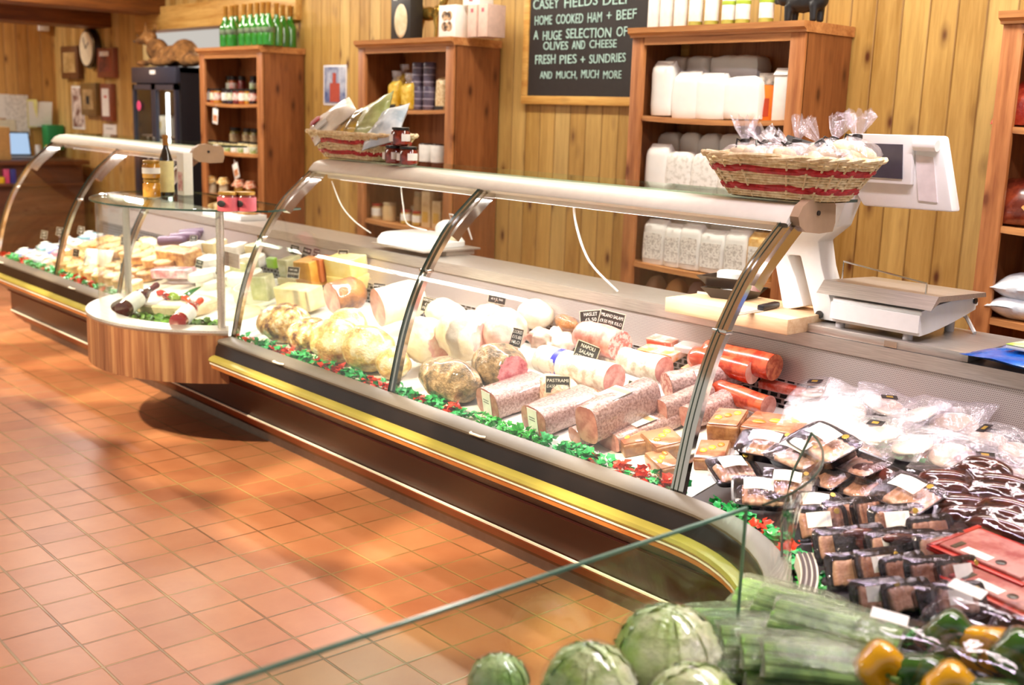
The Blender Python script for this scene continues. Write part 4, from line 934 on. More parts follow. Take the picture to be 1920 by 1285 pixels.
def block(name, label, cat, cx, cy, wpx, hpx, dep, yaw, mat, lift=0, bev=.006, rind=None, taper=0, part='body', wob=.003):
    """cx, cy: middle of the side that faces us"""
    p = on_deck(cx, cy, lift + .03); k = S(p); w_, h = wpx * k, hpx * k; p = on_deck(cx, cy + hpx * .5, lift)
    m = MB(); m.box(-w_ / 2, w_ / 2, 0, dep, 0, h, bev, 3); bmesh.ops.subdivide_edges(m.bm, edges=[e for e in m.bm.edges if e.calc_length() > .02], cuts=3, use_grid_fill=True)
    for v in m.bm.verts:
        if taper: v.co.x *= 1 - taper * v.co.y / dep
        v.co += V((noise.noise(v.co * 18), noise.noise(v.co * 18 + V((5, 5, 5))), noise.noise(v.co * 18 + V((9, 1, 4))) * (v.co.z > .01))) * wob
    t = thing(name, label, cat, p, 0); m.build(part, mat, t, 60)
    if rind: m = MB(); m.box(-w_ / 2 * 1.01, w_ / 2 * 1.01, dep * .94, dep * 1.02, 0.001, h * 1.01, .003); m.build('rind', rind, t)
    t.rotation_euler = (TILT @ Matrix.Rotation(math.radians(yaw), 3, 'Z')).to_euler()
    return t, w_, h
def wheel(name, label, cx, cy, rpx, hpx, mat, lift=0, rind=None, wedge=None, cat='cheese'):
    p = on_deck(cx, cy, lift); k = S(p); r, h = rpx * k, hpx * k; m = MB(); n = 32; sp = 2 * PI if wedge is None else 2 * PI - wedge
    pr = [(r * .96, 0), (r, h * .12), (r, h * .85), (r * .96, h)]
    t = thing(name, label, cat, p + V((0, r * .6, 0)), 0)
    if wedge is None: m.lathe(pr, n)
    else:
        a0 = -PI / 2 + wedge / 2
        P = [[(0, 0, 0)] + [(q * math.cos(a), q * math.sin(a), z) for q, z in pr] + [(0, 0, h)] for a in [a0 + sp * i / n for i in range(n + 1)]]
        m.grid(P, cv=True, cap0=True, cap1=True)
    m.build('body', mat, t, 50)
    if rind: m = MB(); m.lathe([(r * .9, h + .0005), (r * .5, h + .001), (.001, h + .001)], n, cap=False); m.build('top_rind', rind, t)
    t.rotation_euler = TILT.to_euler(); return t, r, h

# --- the cold meats, row by row from the island to the scales
joint('ham_joint', 'crumbed ham joint at the garnish, nearest the round glass case', 'ham', 534, 606, 54, 36, 25, CRUMB, 0, seed=1)
joint('ham_joint', 'second crumbed ham, pale and dark, overlapping the first at the garnish', 'ham', 582, 630, 48, 32, 20, CRUMB, .0, seed=2)
joint('turkey_joint', 'golden turkey joint behind the garnish beside the crumbed hams', 'turkey joint', 632, 640, 58, 40, 15, GOLD, .01, seed=3)
joint('turkey_joint', 'large golden turkey joint just before the middle chrome post', 'turkey joint', 690, 655, 56, 44, 10, GOLD, .0, seed=4)
joint('turkey_joint', 'small golden turkey piece tucked behind the middle chrome post', 'turkey joint', 738, 682, 34, 30, 0, GOLD, 0, seed=5)
joint('turkey_joint', 'pale turkey crown resting on the golden joints', 'turkey joint', 655, 610, 44, 30, 5, GOLD, .06, seed=25)
log('cut_ham', 'cut ham with round pink face and dark baked crust', 'ham', 622, 561, 32, 84, .13, BROWNH, HAMF, .06, rz=30, seed=1)
log('cut_ham', 'cut ham with glossy pink face and thick yellow fat, before the middle post', 'ham', 708, 577, 34, 78, .18, HAMW, HAMF, .06, rz=35, seed=2)
joint('ham_joint', 'broad pale ham just past the middle post', 'ham', 800, 640, 54, 42, 5, HAMW, .02, .7, HAMF, seed=6)
joint('ham_joint', 'big white domed ham in the middle of the meats', 'ham', 872, 630, 52, 48, 10, HAMW, .03, .8, HAMF, seed=7)
joint('ham_joint', 'pinkish ham standing behind the home cooked beef ticket', 'ham', 946, 620, 42, 42, 0, HAMP, .05, seed=8)
joint('ham_joint', 'white ham dome at the rear below the air grille', 'ham', 1004, 590, 42, 28, 0, HAMW, .07, seed=9)
joint('ham_joint', 'smaller pink ham at the rear beside the white dome', 'ham', 918, 592, 38, 24, 0, HAMP, .06, seed=10)
joint('ham_joint', 'pale ham with yellow fat at the rear by the home cooked ham ticket', 'ham', 835, 588, 50, 26, 5, HAMW, .06, seed=11)
joint('beef_joint', 'large herb-crusted beef joint lying along the garnish', 'beef joint', 845, 712, 82, 40, -3, HERB, .0, amp=.18, seed=12)
joint('beef_joint', 'herb-crusted beef joint cut open to red meat behind the larger one', 'beef joint', 938, 688, 68, 42, -6, HERB, .02, .62, BEEF, amp=.18, seed=13)
joint('pork_shank', 'browned knuckle end of a ham pointing at the haslet ticket', 'ham', 1062, 606, 36, 15, -12, BROWNH, .09, seed=14)
joint('sliced_meat', 'film-wrapped pink sliced meat behind the beef ticket', 'sliced meat', 1035, 640, 54, 24, 5, HAMP, .06, amp=.5, seed=15, freq=20)
block('sliced_meat', 'red slices fanned on the rear tray behind the chrome post', 'sliced meat', 830, 562, 66, 14, .09, 5, two('red_slices', '#b8442c', '#d98064', 20, .3, .6), .06)
block('sliced_meat', 'white-wrapped flat pack at the rear beside the cheese', 'sliced meat', 745, 548, 70, 10, .12, 8, WHITEP, .07)
log('salami', 'short pink salami with speckled cut face on top of the pile', 'salami', 1163, 648, 29, 176, .19, SALP, SALF, .12, seed=3)
t, r_, _ = log('salami', 'long white-cased salami with a blue band', 'salami', 1152, 712, 29, 178, .36, SALW, SALP, .045, seed=4)
for nm, mt, a, b in (('blue_band', C('blue_band', '#3030b8', .4), .235, .262), ('paper_band', WHITEP, .21, .235)):
    m = MB(); m.cyl((a, 0, 0), (b, 0, 0), r_ * 1.03, n=28); m.build(nm, mt, t)
log('salami', 'white floury salami lying behind the blue-banded one', 'salami', 1245, 694, 25, 178, .34, SALW, SALP, .075, seed=5)
log('salami', 'peppered salami with round cut face under its ticket', 'salami', 1250, 724, 25, 68, .16, PATS, SALF, .05, seed=6)
log('salami', 'second peppered salami half hidden by the near chrome post', 'salami', 1300, 715, 24, 60, .16, PATS, SALF, .05, seed=7)
joint('pastrami', 'crumbly pink pastrami piece under the pastrami ticket', 'pastrami', 1042, 733, 56, 30, 4, PASTR, .0, seed=16, amp=.15)
joint('pastrami', 'small pastrami end piece beside the larger one', 'pastrami', 1118, 742, 26, 20, 10, PASTR, .0, seed=17, amp=.2)
block('serving_tray', 'shallow white serving tray between the herb beef and the pastrami', 'tray', 948, 742, 90, 7, .14, -4, WHITE, .0)
LBLW = C('white_label', '#f4f2ec', .6)
def pate(label, cx, cy, r, rz, yaw, L, lift, seed, lab=None, top=None):
    t, a, b = log('pate_loaf', label, 'pate loaf', cx, cy, r, yaw, L, PATS, PATE, lift, rz, 3.2, domed=False, seed=seed)
    if lab:
        m = MB(); m.box(-.0045, -.003, -a * .42, a * .35, -b * .9, b * .92); q = m.build('front_label', LBLW, t)
        for k in range(2): m = MB(); m.box(-.0052, -.0045, -a * .25, a * .22, b * (.25 - .18 * k), b * (.32 - .18 * k)); m.build('printed_line', C('grey_ink', '#8a8a88'), q)
    if top:
        m = MB(); m.box(L * .3, L * .62, -a * .8, a * .9, b * .97, b * 1.02); q = m.build('top_label', LBLW, t)
        m = MB(); m.box(L * .5, L * .58, -a * .8, a * .9, b * 1.02, b * 1.03); m.build('gold_stripe', C('tan_stripe', '#c8a470'), q)
    return t
pate('wide pate loaf with white front label beneath the herb beef', 914, 757, 40, 27, 80, .2, 0, 1, True)
pate('pate loaf with white front label next towards the scales', 1000, 790, 40, 28, 82, .22, 0, 2, True)
pate('squared pate loaf with paper top label lying across the others', 1100, 796, 28, 36, 88, .27, .045, 3, None, True)
pate('low pate loaf under the squared one, only its end showing', 1078, 820, 26, 16, 72, .16, 0, 4)
pate('low pate loaf with paper top label behind the bright green garnish', 1140, 826, 34, 19, 82, .26, 0, 5, None, True)
pate('peppered pate loaf half hidden by the near chrome post', 1238, 772, 20, 22, 84, .2, .03, 6)
pate('peppered pate loaf lowest behind the near chrome post', 1290, 785, 24, 22, 84, .18, .01, 7)
for i, (cx, cy, w_, h, yw, lf, lb) in enumerate(((1200, 842, 60, 26, 60, 0, 'brown terrine slab behind the garnish before the near post'), (1262, 850, 62, 34, 64, 0, 'brown terrine slab with orange slice beside the near post'), (1262, 888, 44, 24, 64, 0, 'small terrine slab at the foot of the near post'),
        (1355, 818, 60, 44, 22, 0, 'dark terrine with jellied top just past the near post'), (1440, 826, 118, 38, 14, 0, 'large pale-sided terrine with yellow pepper garnish'), (1330, 872, 60, 24, 30, 0, 'low terrine with lime slice behind the near post'))):
    t, ww, hh = block('terrine', lb, 'terrine', cx, cy, w_, h, .13, yw, TERR, lf)
    m = MB(); m.box(-ww * .47, ww * .47, .006, .124, hh, hh + .004, .002); q = m.build('jelly_top', JELLY, t)
    for k in range(3):
        m = MB(); m.ell((ww * (.25 * k - .25), .05 + .02 * k, hh + .005), (ww * .12, .013, .004), 2); m.build('garnish_slice', (C('lime_slice', '#b8c83c', .3), C('orange_slice', '#d8802c', .3), C('yellow_pepper', '#e0c03c', .3))[(k + i) % 3], q)
for i, (cx, cy, w_, h, lf, mt, lb) in enumerate(((1228, 668, 84, 16, .09, '#e08a3c', 'orange-topped flat pack behind the white salami'), (1236, 645, 60, 14, .11, '#d8765c', 'red sliced sausage pack at the rear by the grille'), (1300, 700, 56, 14, .07, '#e0905c', 'orange sliced pack beside the near post'), (1300, 660, 90, 14, .11, '#f0e4e0', 'white film pack at the rear under the air grille'))):
    t, ww, hh = block('sliced_pack', lb, 'sliced pack', cx, cy, w_, h, .12, 6, two('pack_%d' % i, mt, '#f0d8cc', 14, .2, .9), lf, .003)
    m = MB(); m.box(-ww * .46, ww * .46, -.001, .0, hh * .2, hh * .8); m.build('printed_edge', C('pack_edge_%d' % i, ('#d86a1c', '#b8442c', '#c8642c', '#d8c8c8')[i], .4), t)
log('chorizo', 'thick red chorizo at the very rear below the grille', 'chorizo', 1452, 690, 25, 177, .27, CHOR, CHORF, .10, seed=8)
log('chorizo', 'red chorizo in wrinkled film before the rear one', 'chorizo', 1412, 698, 23, 177, .24, CHOR, HAMP, .085, seed=9)
log('chorizo', 'long dull-red sausage with white tape past the near post', 'chorizo', 1440, 762, 20, 172, .24, CHOR, PATE, .03, seed=10)
block('sliced_pack', 'flat film pack of red slices beyond the chorizo', 'sliced pack', 1462, 730, 100, 16, .1, 2, two('red_film_pack', '#b8402c', '#e0a090', 14, .2, .9), .05, .004)
block('sliced_pack', 'red slices pack at the slotted plate, last before the white pouches', 'sliced pack', 1530, 716, 50, 18, .06, 0, two('deep_red_pack', '#a02a1c', '#c86050', 14, .2, .9), .03, .004)

# --- cheeses at the island end of the long counter
PALE = two('pale_cheese', '#dcc88e', '#eedfb4', 8, .45, .2, det2=30, bump=.1); BUTTER = two('butter_cheese', '#e8cf78', '#f4e6a8', 6, .4, .2); ORCH = two('orange_cheese', '#c8862c', '#e0a848', 9, .45, .2)
BLOOM = two('white_rind', '#e4ddd0', '#f6f2ea', 14, .6, 0, bump=.2); GREENC = two('wrapped_green_cheese', '#a8a878', '#cfcba4', 10, .2, .9); RUST = C('rust_rind', '#b8642c', .5)
CS = (('pale block of hard cheese in front', 550, 562, 92, 40, .1, 12, PALE, .02), ('thin pale cheese slab behind the hard block', 543, 531, 66, 16, .08, 12, PALE, .05), ('orange cheese quarter with mottled side', 572, 516, 46, 50, .1, 10, ORCH, .07), ('pale green wrapped cheese wedge beside the orange one', 534, 506, 28, 38, .1, 10, GREENC, .08),
      ('tall butter-yellow cheese on a second block', 636, 506, 74, 40, .11, 8, BUTTER, .11), ('lower butter-yellow block carrying the tall one', 640, 533, 80, 26, .12, 8, BUTTER, .06), ('rusty orange cheese slice behind the butter block', 598, 508, 22, 44, .08, 8, RUST, .09), ('film-wrapped greenish wedge beside the first post', 489, 542, 40, 46, .08, 20, GREENC, .04),
      ('small green-labelled cheese packet near the first post', 508, 494, 24, 20, .03, 10, C('green_packet', '#8cba2c', .4), .1), ('sloping pale wedge on a board at the rear', 690, 527, 60, 16, .1, 6, PALE, .07))
for lb, cx, cy, w_, h, dp, yw, mt, lf in CS: block('cheese', lb, 'cheese', cx, cy, w_, h, dp, yw, mt, lf, rind=RUST if mt is ORCH else None, taper=.25 if 'wedge' in lb else 0)

# --- handwritten tickets
def ticket(lines, cx, cy, w_, h, roll, lift, yaw=.42, label=None, back=.0):
    p = on_deck(cx, cy + h * .7, lift); k = S(p); W, H = w_ * k, h * k
    p = p + V((0, 0, 0)); q = T(0, 0, H * .55) @ R(-.18, 'X') @ R(math.radians(roll), 'Y')
    t = thing('price_ticket', label, 'price ticket', p + V((0, 0, 0)), yaw)
    m = MB(); m.box(-W / 2, W / 2, 0, .002, -H / 2, H / 2, .001, 1, M=q); m.build('card', CARD, t)
    m = MB(); b = W * .03
    for bx in ((-W / 2, W / 2, H / 2 - b, H / 2), (-W / 2, W / 2, -H / 2, -H / 2 + b), (-W / 2, -W / 2 + b, -H / 2, H / 2), (W / 2 - b, W / 2, -H / 2, H / 2)): m.box(bx[0], bx[1], -.0008, .0004, bx[2], bx[3], M=q)
    m.build('card_border', C('card_border', '#d8c8b0', .6), t)
    n = len(lines)
    for i, s_ in enumerate(lines):
        zz = H * (.30 - .27 * i) if n > 2 else H * (.22 - .32 * i)
        ww = W * min(.86, .125 * len(s_) * (.8 if n > 2 else .85))
        text(s_, H * .25, CHALKW, t, q @ T(0, -.0009, zz) @ FRONT, width=ww, ex=.0003)
    m = MB(); m.tube([q @ V((H * .14 * math.cos(a), -.0018, -H * .34 + H * .14 * math.sin(a))) for a in [2 * PI * i / 14 for i in range(14)]], .0009, 5, True); m.tube([q @ V((-H * .08, -.001, -H * .46)), V((-H * .05, 0, -.012))], .0009, 5); m.tube([q @ V((H * .08, -.001, -H * .46)), V((H * .05, 0, -.012))], .0009, 5)
    m.build('wire_clip', CHROME, t); return t
ticket(['HASLET', '£5.50', 'PER KILO'], 1107, 595, 44, 38, -10, .13, label='black ticket chalked haslet, tucked behind the salami ticket')
ticket(['MILANO SALAMI', '£9.50 PER KILO'], 1145, 596, 50, 36, 9, .155, label='black ticket chalked milano salami above the pink salami', yaw=.5)
ticket(['NAPOLI', 'SALAMI', '£8.50 PER KILO'], 1098, 657, 48, 40, 14, .11, label='tilted black ticket chalked napoli salami on the white salami')
ticket(['PASTRAMI', '£14.50 PER KILO'], 1045, 716, 49, 34, -5, .06, label='black ticket chalked pastrami standing in the pastrami', yaw=.5)
ticket(['PEPPERED', 'SALAMI £9.50', 'PER KILO'], 1197, 731, 50, 38, 9, .05, label='black ticket chalked peppered salami above the labelled loaf', yaw=.5)
ticket(['HOME COOKED', 'BEEF £15.80', 'PER KILO'], 961, 626, 40, 36, 7, .09, label='black ticket chalked home cooked beef above the herb beef')
ticket(['HOMECOOKED HAM', '£11.50', 'PER KILO'], 806, 569, 37, 28, 8, .11, label='brown-black ticket chalked homecooked ham just past the middle post')
ticket(['ROAST TURKEY', '£12.50'], 932, 556, 38, 22, 5, .12, label='black ticket chalked roast turkey against the steel at the rear')
ticket(['COOKED HAM', '£9.80', 'PER KILO'], 1018, 561, 38, 22, 10, .13, label='slanting black ticket chalked cooked ham over the white dome')
ticket(['HONEY ROAST', 'HAM £12'], 711, 538, 27, 20, 0, .14, label='small black ticket behind the glossy pink ham')
for i, (cx, cy, w_, h, lf) in enumerate(((550, 508, 27, 22, .13), (552, 466, 20, 18, .15), (575, 472, 20, 22, .14), (594, 473, 16, 18, .14), (643, 477, 22, 24, .17), (503, 520, 20, 12, .09))):
    ticket(['MATURE', '£9.20 KILO'], cx, cy, w_, h, (0, 8, 10, 6, -3, 0)[i], lf, label=['black ticket on the orange cheese', 'thin black ticket behind the island-end cheeses', 'black ticket leaning above the orange cheese', 'narrow black ticket at the rear between cheeses', 'black ticket standing on the tall butter cheese', 'dark ticket lying by the greenish wrapped wedge'][i])

# --- plastic parsley along the glass
PG = [two('plastic_parsley', '#1c9448', '#46c074', 60, .35, .3), two('plastic_parsley_bright', '#27a03c', '#58cc60', 60, .35, .3)]; PR = C('plastic_red_flower', '#d63a24', .35)
def garnish(pts, label, dens=150, bright=(), w_=.035, seed=1):
    """pts: a polyline of (x, y) that the strip follows"""
    q = random.Random(seed); t = thing('garnish_strip', label, 'garnish', (0, 0, 0)); L = [(V((*a, 0)), V((*b, 0))) for a, b in zip(pts, pts[1:])]; tot = sum((b - a).length for a, b in L)
    g, g2, r_ = MB(), MB(), MB()
    def at(d):
        for a, b in L:
            l = (b - a).length
            if d <= l: return a.lerp(b, d / l), (b - a).normalized()
            d -= l
        return L[-1][1], (L[-1][1] - L[-1][0]).normalized()
    def leaf(m, p, s_, a, e):
        M_ = Matrix.Translation(p) @ R(a, 'Z') @ R(e, 'X'); n = 10; P = [(0, 0, 0)] + [(s_ * math.cos(2 * PI * k / n) * (.8 + .3 * (k % 2)), s_ * .6 + s_ * math.sin(2 * PI * k / n) * (.8 + .3 * (k % 2)), s_ * .25 * math.cos(4 * PI * k / n)) for k in range(n)]
        m._add([tuple(v) for v in P] + [(0, s_ * .6, -.002)], [(0, 1 + k, 1 + (k + 1) % n) for k in range(n)] + [(n + 1, 1 + (k + 1) % n, 1 + k) for k in range(n)], M_)
    for k in range(int(tot * dens)):
        d = q.random() * tot; c, u = at(d); n = V((-u.y, u.x, 0)); f = d / tot
        clus = noise.noise(V((d * 13, seed, 0))); p = c + n * q.uniform(-w_, w_) * .6; z = zd(p.x, p.y) + q.uniform(.006, .03)
        b_ = any(x < f < y for x, y in bright)
        m = r_ if clus > .08 and not b_ else (g2 if b_ else g)
        leaf(m, V((p.x, p.y, z)), q.uniform(.010, .016), q.random() * 6.3, q.uniform(-.3, 1.2))
    for nm, m, mt in (('green_leaves', g, PG[0]), ('bright_leaves', g2, PG[1]), ('red_flowers', r_, PR)):
        if len(m.bm.verts): o = m.build(nm, mt, t, 30); o['kind'] = 'stuff'
        else: m.bm.free()
    return t
garnish([(-4.24, 2.262), (-1.81, 2.262)], 'green and red plastic parsley strip along the meat counter glass', 330, ((.64, .77),), seed=3)
garnish([(-7.34, 2.262), (-5.47, 2.262)], 'green and red plastic parsley strip along the pie counter glass', 260, seed=5)

# ------------------------------------------------------------------ the round glass case
LEAFG = two('salad_leaf', '#2c5a1c', '#6fa03c', 40, .4, .3)
m = MB(); q = random.Random(11)
for k in range(420):
    a = q.uniform(A0 + .06, A1 - .1); r_ = q.uniform(.28, QR - .13); x, y = QX + r_ * math.sin(a), QY - r_ * math.cos(a)
    if y > 2.3: continue
    s_ = q.uniform(.014, .028); M_ = T(x, y, .482 + q.uniform(0, .035)) @ R(q.random() * 6.3, 'Z') @ R(q.uniform(-.8, 1.2), 'X')
    m._add([(0, 0, 0)] + [(s_ * math.cos(2 * PI * i / 9) * (.7 + .4 * (i % 2)), s_ * math.sin(2 * PI * i / 9) * 1.2, s_ * .3 * math.sin(4 * PI * i / 9)) for i in range(9)], [(0, 1 + i, 1 + (i + 1) % 9) for i in range(9)], M_)
o = tag(m.build('salad_leaves', LEAFG), 'bed of green salad leaves in the round glass case', 'salad'); o['kind'] = 'stuff'
W1 = C('washed_rind', '#d9cba8', .6); CHUTE = two('wine_red_glass', '#3a0c10', '#5a1418', 6, .08, 1); ROSE = two('rose_glass', '#8a1c24', '#b03038', 6, .08, 1)
p = onz(318, 560, .56)
t = thing('cheese', 'round pale cheese wheel carrying red and green chillies', 'cheese', (p.x, p.y + .04, .498))
m = MB(); m.lathe([(.185, 0), (.195, .008), (.195, .045), (.187, .052)], 40); m.build('body', two('wheel_side', '#c9b48c', '#e6d8b4', 12, .6), t)
m = MB(); m.lathe([(.155, .0525), (.10, .0535), (.001, .0535)], 40, cap=False); m.build('top_rind', BLOOM, t)
zt = .5525
for i, (dx, dy, rz_, c, ln, lb) in enumerate(((-.10, -.02, .2, '#c8321e', .10, 'red chilli at the wine bottle end of the cheese wheel'), (-.02, -.05, -.3, '#c8321e', .07, 'short red chilli at the front of the cheese wheel'), (-.01, .0, .5, '#8cb02c', .08, 'lime green chilli in the middle of the cheese wheel'), (.03, -.01, 1.2, '#9cbc3c', .07, 'second lime green chilli on the cheese wheel'), (.09, .0, -.2, '#d8502c', .11, 'long orange-red chilli pointing at the rose bottle'), (.05, .05, 1.4, '#2c7a2c', .09, 'dark green chilli standing up on the cheese wheel'))):
    n = 9; pts = [(ln * (k / n - .5), .012 * math.sin(k / n * 3), .012 + (.05 * k / n if i == 5 else .004 * math.sin(k))) for k in range(n + 1)]
    t = thing('chilli', lb, 'chilli', (p.x + dx, p.y + .04 + dy, zt + .0), rz_)
    m = MB(); m.tube(pts, [.013 * (1 - (k / n) ** 2) + .002 for k in range(n + 1)], 8); m.build('body', C('chilli_%d' % i, c, .2, .6), t)
    m = MB(); m.tube([pts[0], (pts[0][0] - .015, pts[0][1], .02)], .003, 6); m.build('stalk', C('stalk_green', '#5a8a2c', .5), t)
def lying_bottle(a, b, label, glass, foil, L):
    """a: px of the base, b: px of the neck; both with heights"""
    pa, pb = onz(*a), onz(*b); d = (pb - pa).normalized(); t = thing('wine_bottle', label, 'bottle', pa)
    for n_, me in bottle_parts(.038, L, glass, foil, LABW): link(n_, me, t)
    t.rotation_euler = d.to_track_quat('Z', 'Y').to_euler(); return t
lying_bottle((228, 583, .545), (325, 512, .66), 'dark red wine bottle lying tilted in the round glass case', CHUTE, C('wine_foil', '#6a1820', .35), .31)
lying_bottle((332, 606, .545), (392, 548, .62), 'pink-red wine bottle propped on the cheese wheel', ROSE, C('rose_foil', '#c0402c', .35), .29)
# the cheeses that fill the deck behind the round case
for lb, cx, cy, r_, h, mt, lf, wd in (('big white cheese wheel with grey stamp beside the first post', 462, 565, 46, 30, BLOOM, .0, None), ('small brie wheel in front of the stacked cheeses', 385, 540, 34, 16, BLOOM, .0, .9), ('white brie wheel with a wedge cut out', 400, 520, 30, 16, BLOOM, .03, 1.0), ('flat white camembert behind the chillies', 366, 523, 30, 14, BLOOM, .04, None),
        ('white cheese wheel under the second small ticket', 385, 497, 32, 16, BLOOM, .07, None), ('cream cheese round at the rear of the case', 350, 490, 30, 16, W1, .07, None), ('pale wheel with floury top near the steel post', 440, 530, 36, 18, BLOOM, .04, None), ('thin white wheel low beside the steel post', 433, 597, 38, 12, W1, .0, None), ('white-topped wheel before the first chrome post', 452, 500, 32, 18, BLOOM, .08, None)):
    wheel('cheese', lb, cx, cy, r_, h, mt, lf, C('stamp_grey', '#b8b4ae', .6) if 'stamp' in lb else None, wd)
for lb, cx, cy, w_, h, dp, mt, lf in (('square white cheese block under the upper small ticket', 350, 470, 36, 22, .1, BLOOM, .10), ('cream cheese block beside the white square one', 392, 466, 34, 22, .1, PALE, .10), ('pale wedge on the rear shelf by the steel post', 434, 470, 40, 18, .1, BLOOM, .1), ('large pale wedge leaning behind the steel post', 448, 505, 52, 26, .1, GREENC, .05), ('cream-coloured cut cheese by the first chrome post', 470, 470, 30, 20, .1, PALE, .1), ('white slab at the very rear of the cheese case', 480, 456, 44, 14, .08, BLOOM, .12)):
    block('cheese', lb, 'cheese', cx, cy, w_, h, dp, 10, mt, lf, taper=.3 if 'wedge' in lb else 0)
PIE = two('pie_crust', '#a8642c', '#e8b870', 22, .4, .4, .35, .6, bump=.5); PIE2 = two('pale_pie_crust', '#c98c4c', '#f0cc90', 18, .4, .4, .35, .6, bump=.4)
block('baked_loaf', 'big golden baked pie loaf beside the round case', 'pie', 322, 487, 92, 30, .12, 10, PIE, .06, .012)
block('wrapped_log', 'pink-wrapped meat log in front of the golden loaf', 'sliced meat', 318, 515, 92, 18, .08, 24, two('pink_wrap', '#b8707c', '#ecd4d8', 14, .2, .9), .04, .01)
for i, (cx, cy) in enumerate(((300, 452), (322, 446), (338, 440))):
    log('salami', f'dark purple sausage, {ORD[i]} of three at the rear of the round case', 'salami', cx, cy, 9, 30 + 10 * i, .16, C('purple_skin', '#5a3a54', .4), SALF, .12, seed=20 + i)
for i, (cx, cy, lf, lb) in enumerate(((363, 447, .15, 'small dark ticket above the square white cheese'), (374, 493, .11, 'small leaning ticket before the white cheese wheel'), (408, 505, .1, 'narrow ticket seen edge-on by the steel post'), (233, 450, .13, 'grey ticket behind the far post of the round case'), (232, 500, .08, 'low grey ticket inside the far post of the round case'))):
    ticket(['BRIE', '£12 KILO'], cx, cy, 17 if i != 2 else 8, 16, (0, 8, 0, 0, 4)[i], lf, label=lb)

# things standing on the round glass top
GZ = 1.0415
def on_glass(px, py): return onz(px, py, GZ)
HON = two('honey_jar', '#9a6414', '#d09a34', 12, .15, .8)
p = on_glass(313, 369); comp('oil_bottle', 'tall black oil bottle with cream label on the round glass top', 'bottle', p, 0, bottle_parts(.034, .285, C('black_oil_glass', '#14120c', .08, 1), C('copper_foil', '#a8702c', .35), C('cream_label', '#e6dca0', .6), sh=.6, foil_from=.83, lab_h=(.08, .58)))
p = on_glass(285, 371); J = jar_parts(.04, .085, HON, GLID, LABW, (.3, .6))
comp('honey_jar', 'honey jar at the bottom of the stack beside the oil bottle', 'jar', p, 0, J[:2]); comp('honey_jar', 'upper honey jar with white label beside the oil bottle', 'jar', p + V((0, 0, .0855)), 0, J)
p = on_glass(333, 366); comp('gift_box', 'slim white and pink box standing behind the oil bottle', 'box', p + V((.0, .04, 0)), .1, [('box_body', box_me('slim', .06, .05, .2, WHITEP)), ('printed_panel', face_label('slimp', .04, .09, -.026, .02, two('rose_art', '#c88a8a', '#f0dcd8', 30, .6)))])
PNKJ = C('pink_jar_label', '#c85a66', .5)
for i, px in enumerate((428, 461)):
    p = on_glass(px, 397); t = comp('pate_jar', ['pink-labelled jar with gold lid, nearer the oil bottle', 'pink-labelled jar with gold lid and black animal shape, at the glass corner'][i], 'jar', p, .3, jar_parts(.043, .082, C('pate_jar_glass', '#7a4038', .2, .6), GLID, PNKJ, (.05, .72)))
    m = MB(); m.ell((0.006, -.0445, .035), (.024, .002, .014), 2); m.build('animal_mark', BLK, t)

# ------------------------------------------------------------------ the pie counter at the till end
def deck_at(x, y, dz=0): return V((x, y, zd(x, y) + dz))
def pie_me(i): return cached(('pie', i), lambda: MB().lathe([(.043, 0), (.055, .004), (.058, .036), (.062, .042), (.058, .048), (.05, .046), (.02, .052), (.001, .053)], 20).mesh('pie', (PIE, PIE2)[i]))
q = random.Random(5)
rows = [('front', 2.37, -6.62, .125, 9), ('second', 2.50, -6.78, .13, 9), ('third', 2.63, -6.9, .135, 9), ('rear', 2.76, -6.95, .14, 9)]
for nm, y, xa, dx, n in rows:
    for k in range(n):
        x = xa + dx * k
        if x > -5.5: continue
        t = comp('pork_pie', f'golden pie, {ORD[k]} from the till in the {nm} row of the pie counter', 'pie', deck_at(x + q.uniform(-.01, .01), y + q.uniform(-.01, .01), .002), q.random() * 6, [('crust', pie_me((k + int(y * 9)) % 2))], tilt=TILT)
        m = cached('piehole', lambda: MB().lathe([(.006, .0535), (.007, .056), (.001, .055)], 8, cap=False).mesh('pie_vent', BROWNH)); link('pie_vent', m, t)
for k in range(7):
    x = -6.55 + .15 * k; comp('pork_pie', f'golden pie stacked on the second row, {ORD[k]} from the till', 'pie', deck_at(x, 2.56, .058), q.random() * 6, [('crust', pie_me(k % 2))], tilt=TILT)
PK = [('#8a9ad0', 'blue'), ('#d88aa0', 'pink'), ('#c8d0e8', 'pale blue'), ('#e0b8a0', 'peach'), ('#88b8c8', 'teal')]
k = 0
for y, xs in ((2.36, (-7.25, -7.1, -6.95, -6.8)), (2.50, (-7.28, -7.13, -6.97)), (2.64, (-7.27, -7.12)), (2.78, (-7.27, -7.1))):
    for x in xs:
        c, nm = PK[k % 5]
        comp('film_pack', f'{nm} film pack, {ORD[k]} in the cluster at the till end of the pie counter', 'pack', deck_at(x, y, .002), q.uniform(-.4, .4), [('tray', box_me('ft%d' % (k % 5), .12, .09, .022, C('tray_%d' % (k % 5), c, .3))), ('film', pillow_me('fp%d' % (k % 5), .12, .09, .04, two('film_%d' % (k % 5), c, '#f2eef2', 12, .2, .9), .006, 20, k % 5, 10)), ('label', cached('fpl', lambda: MB().box(-.025, .025, -.02, .02, .043, .0445).mesh('fpl', LABW)))], tilt=TILT); k += 1
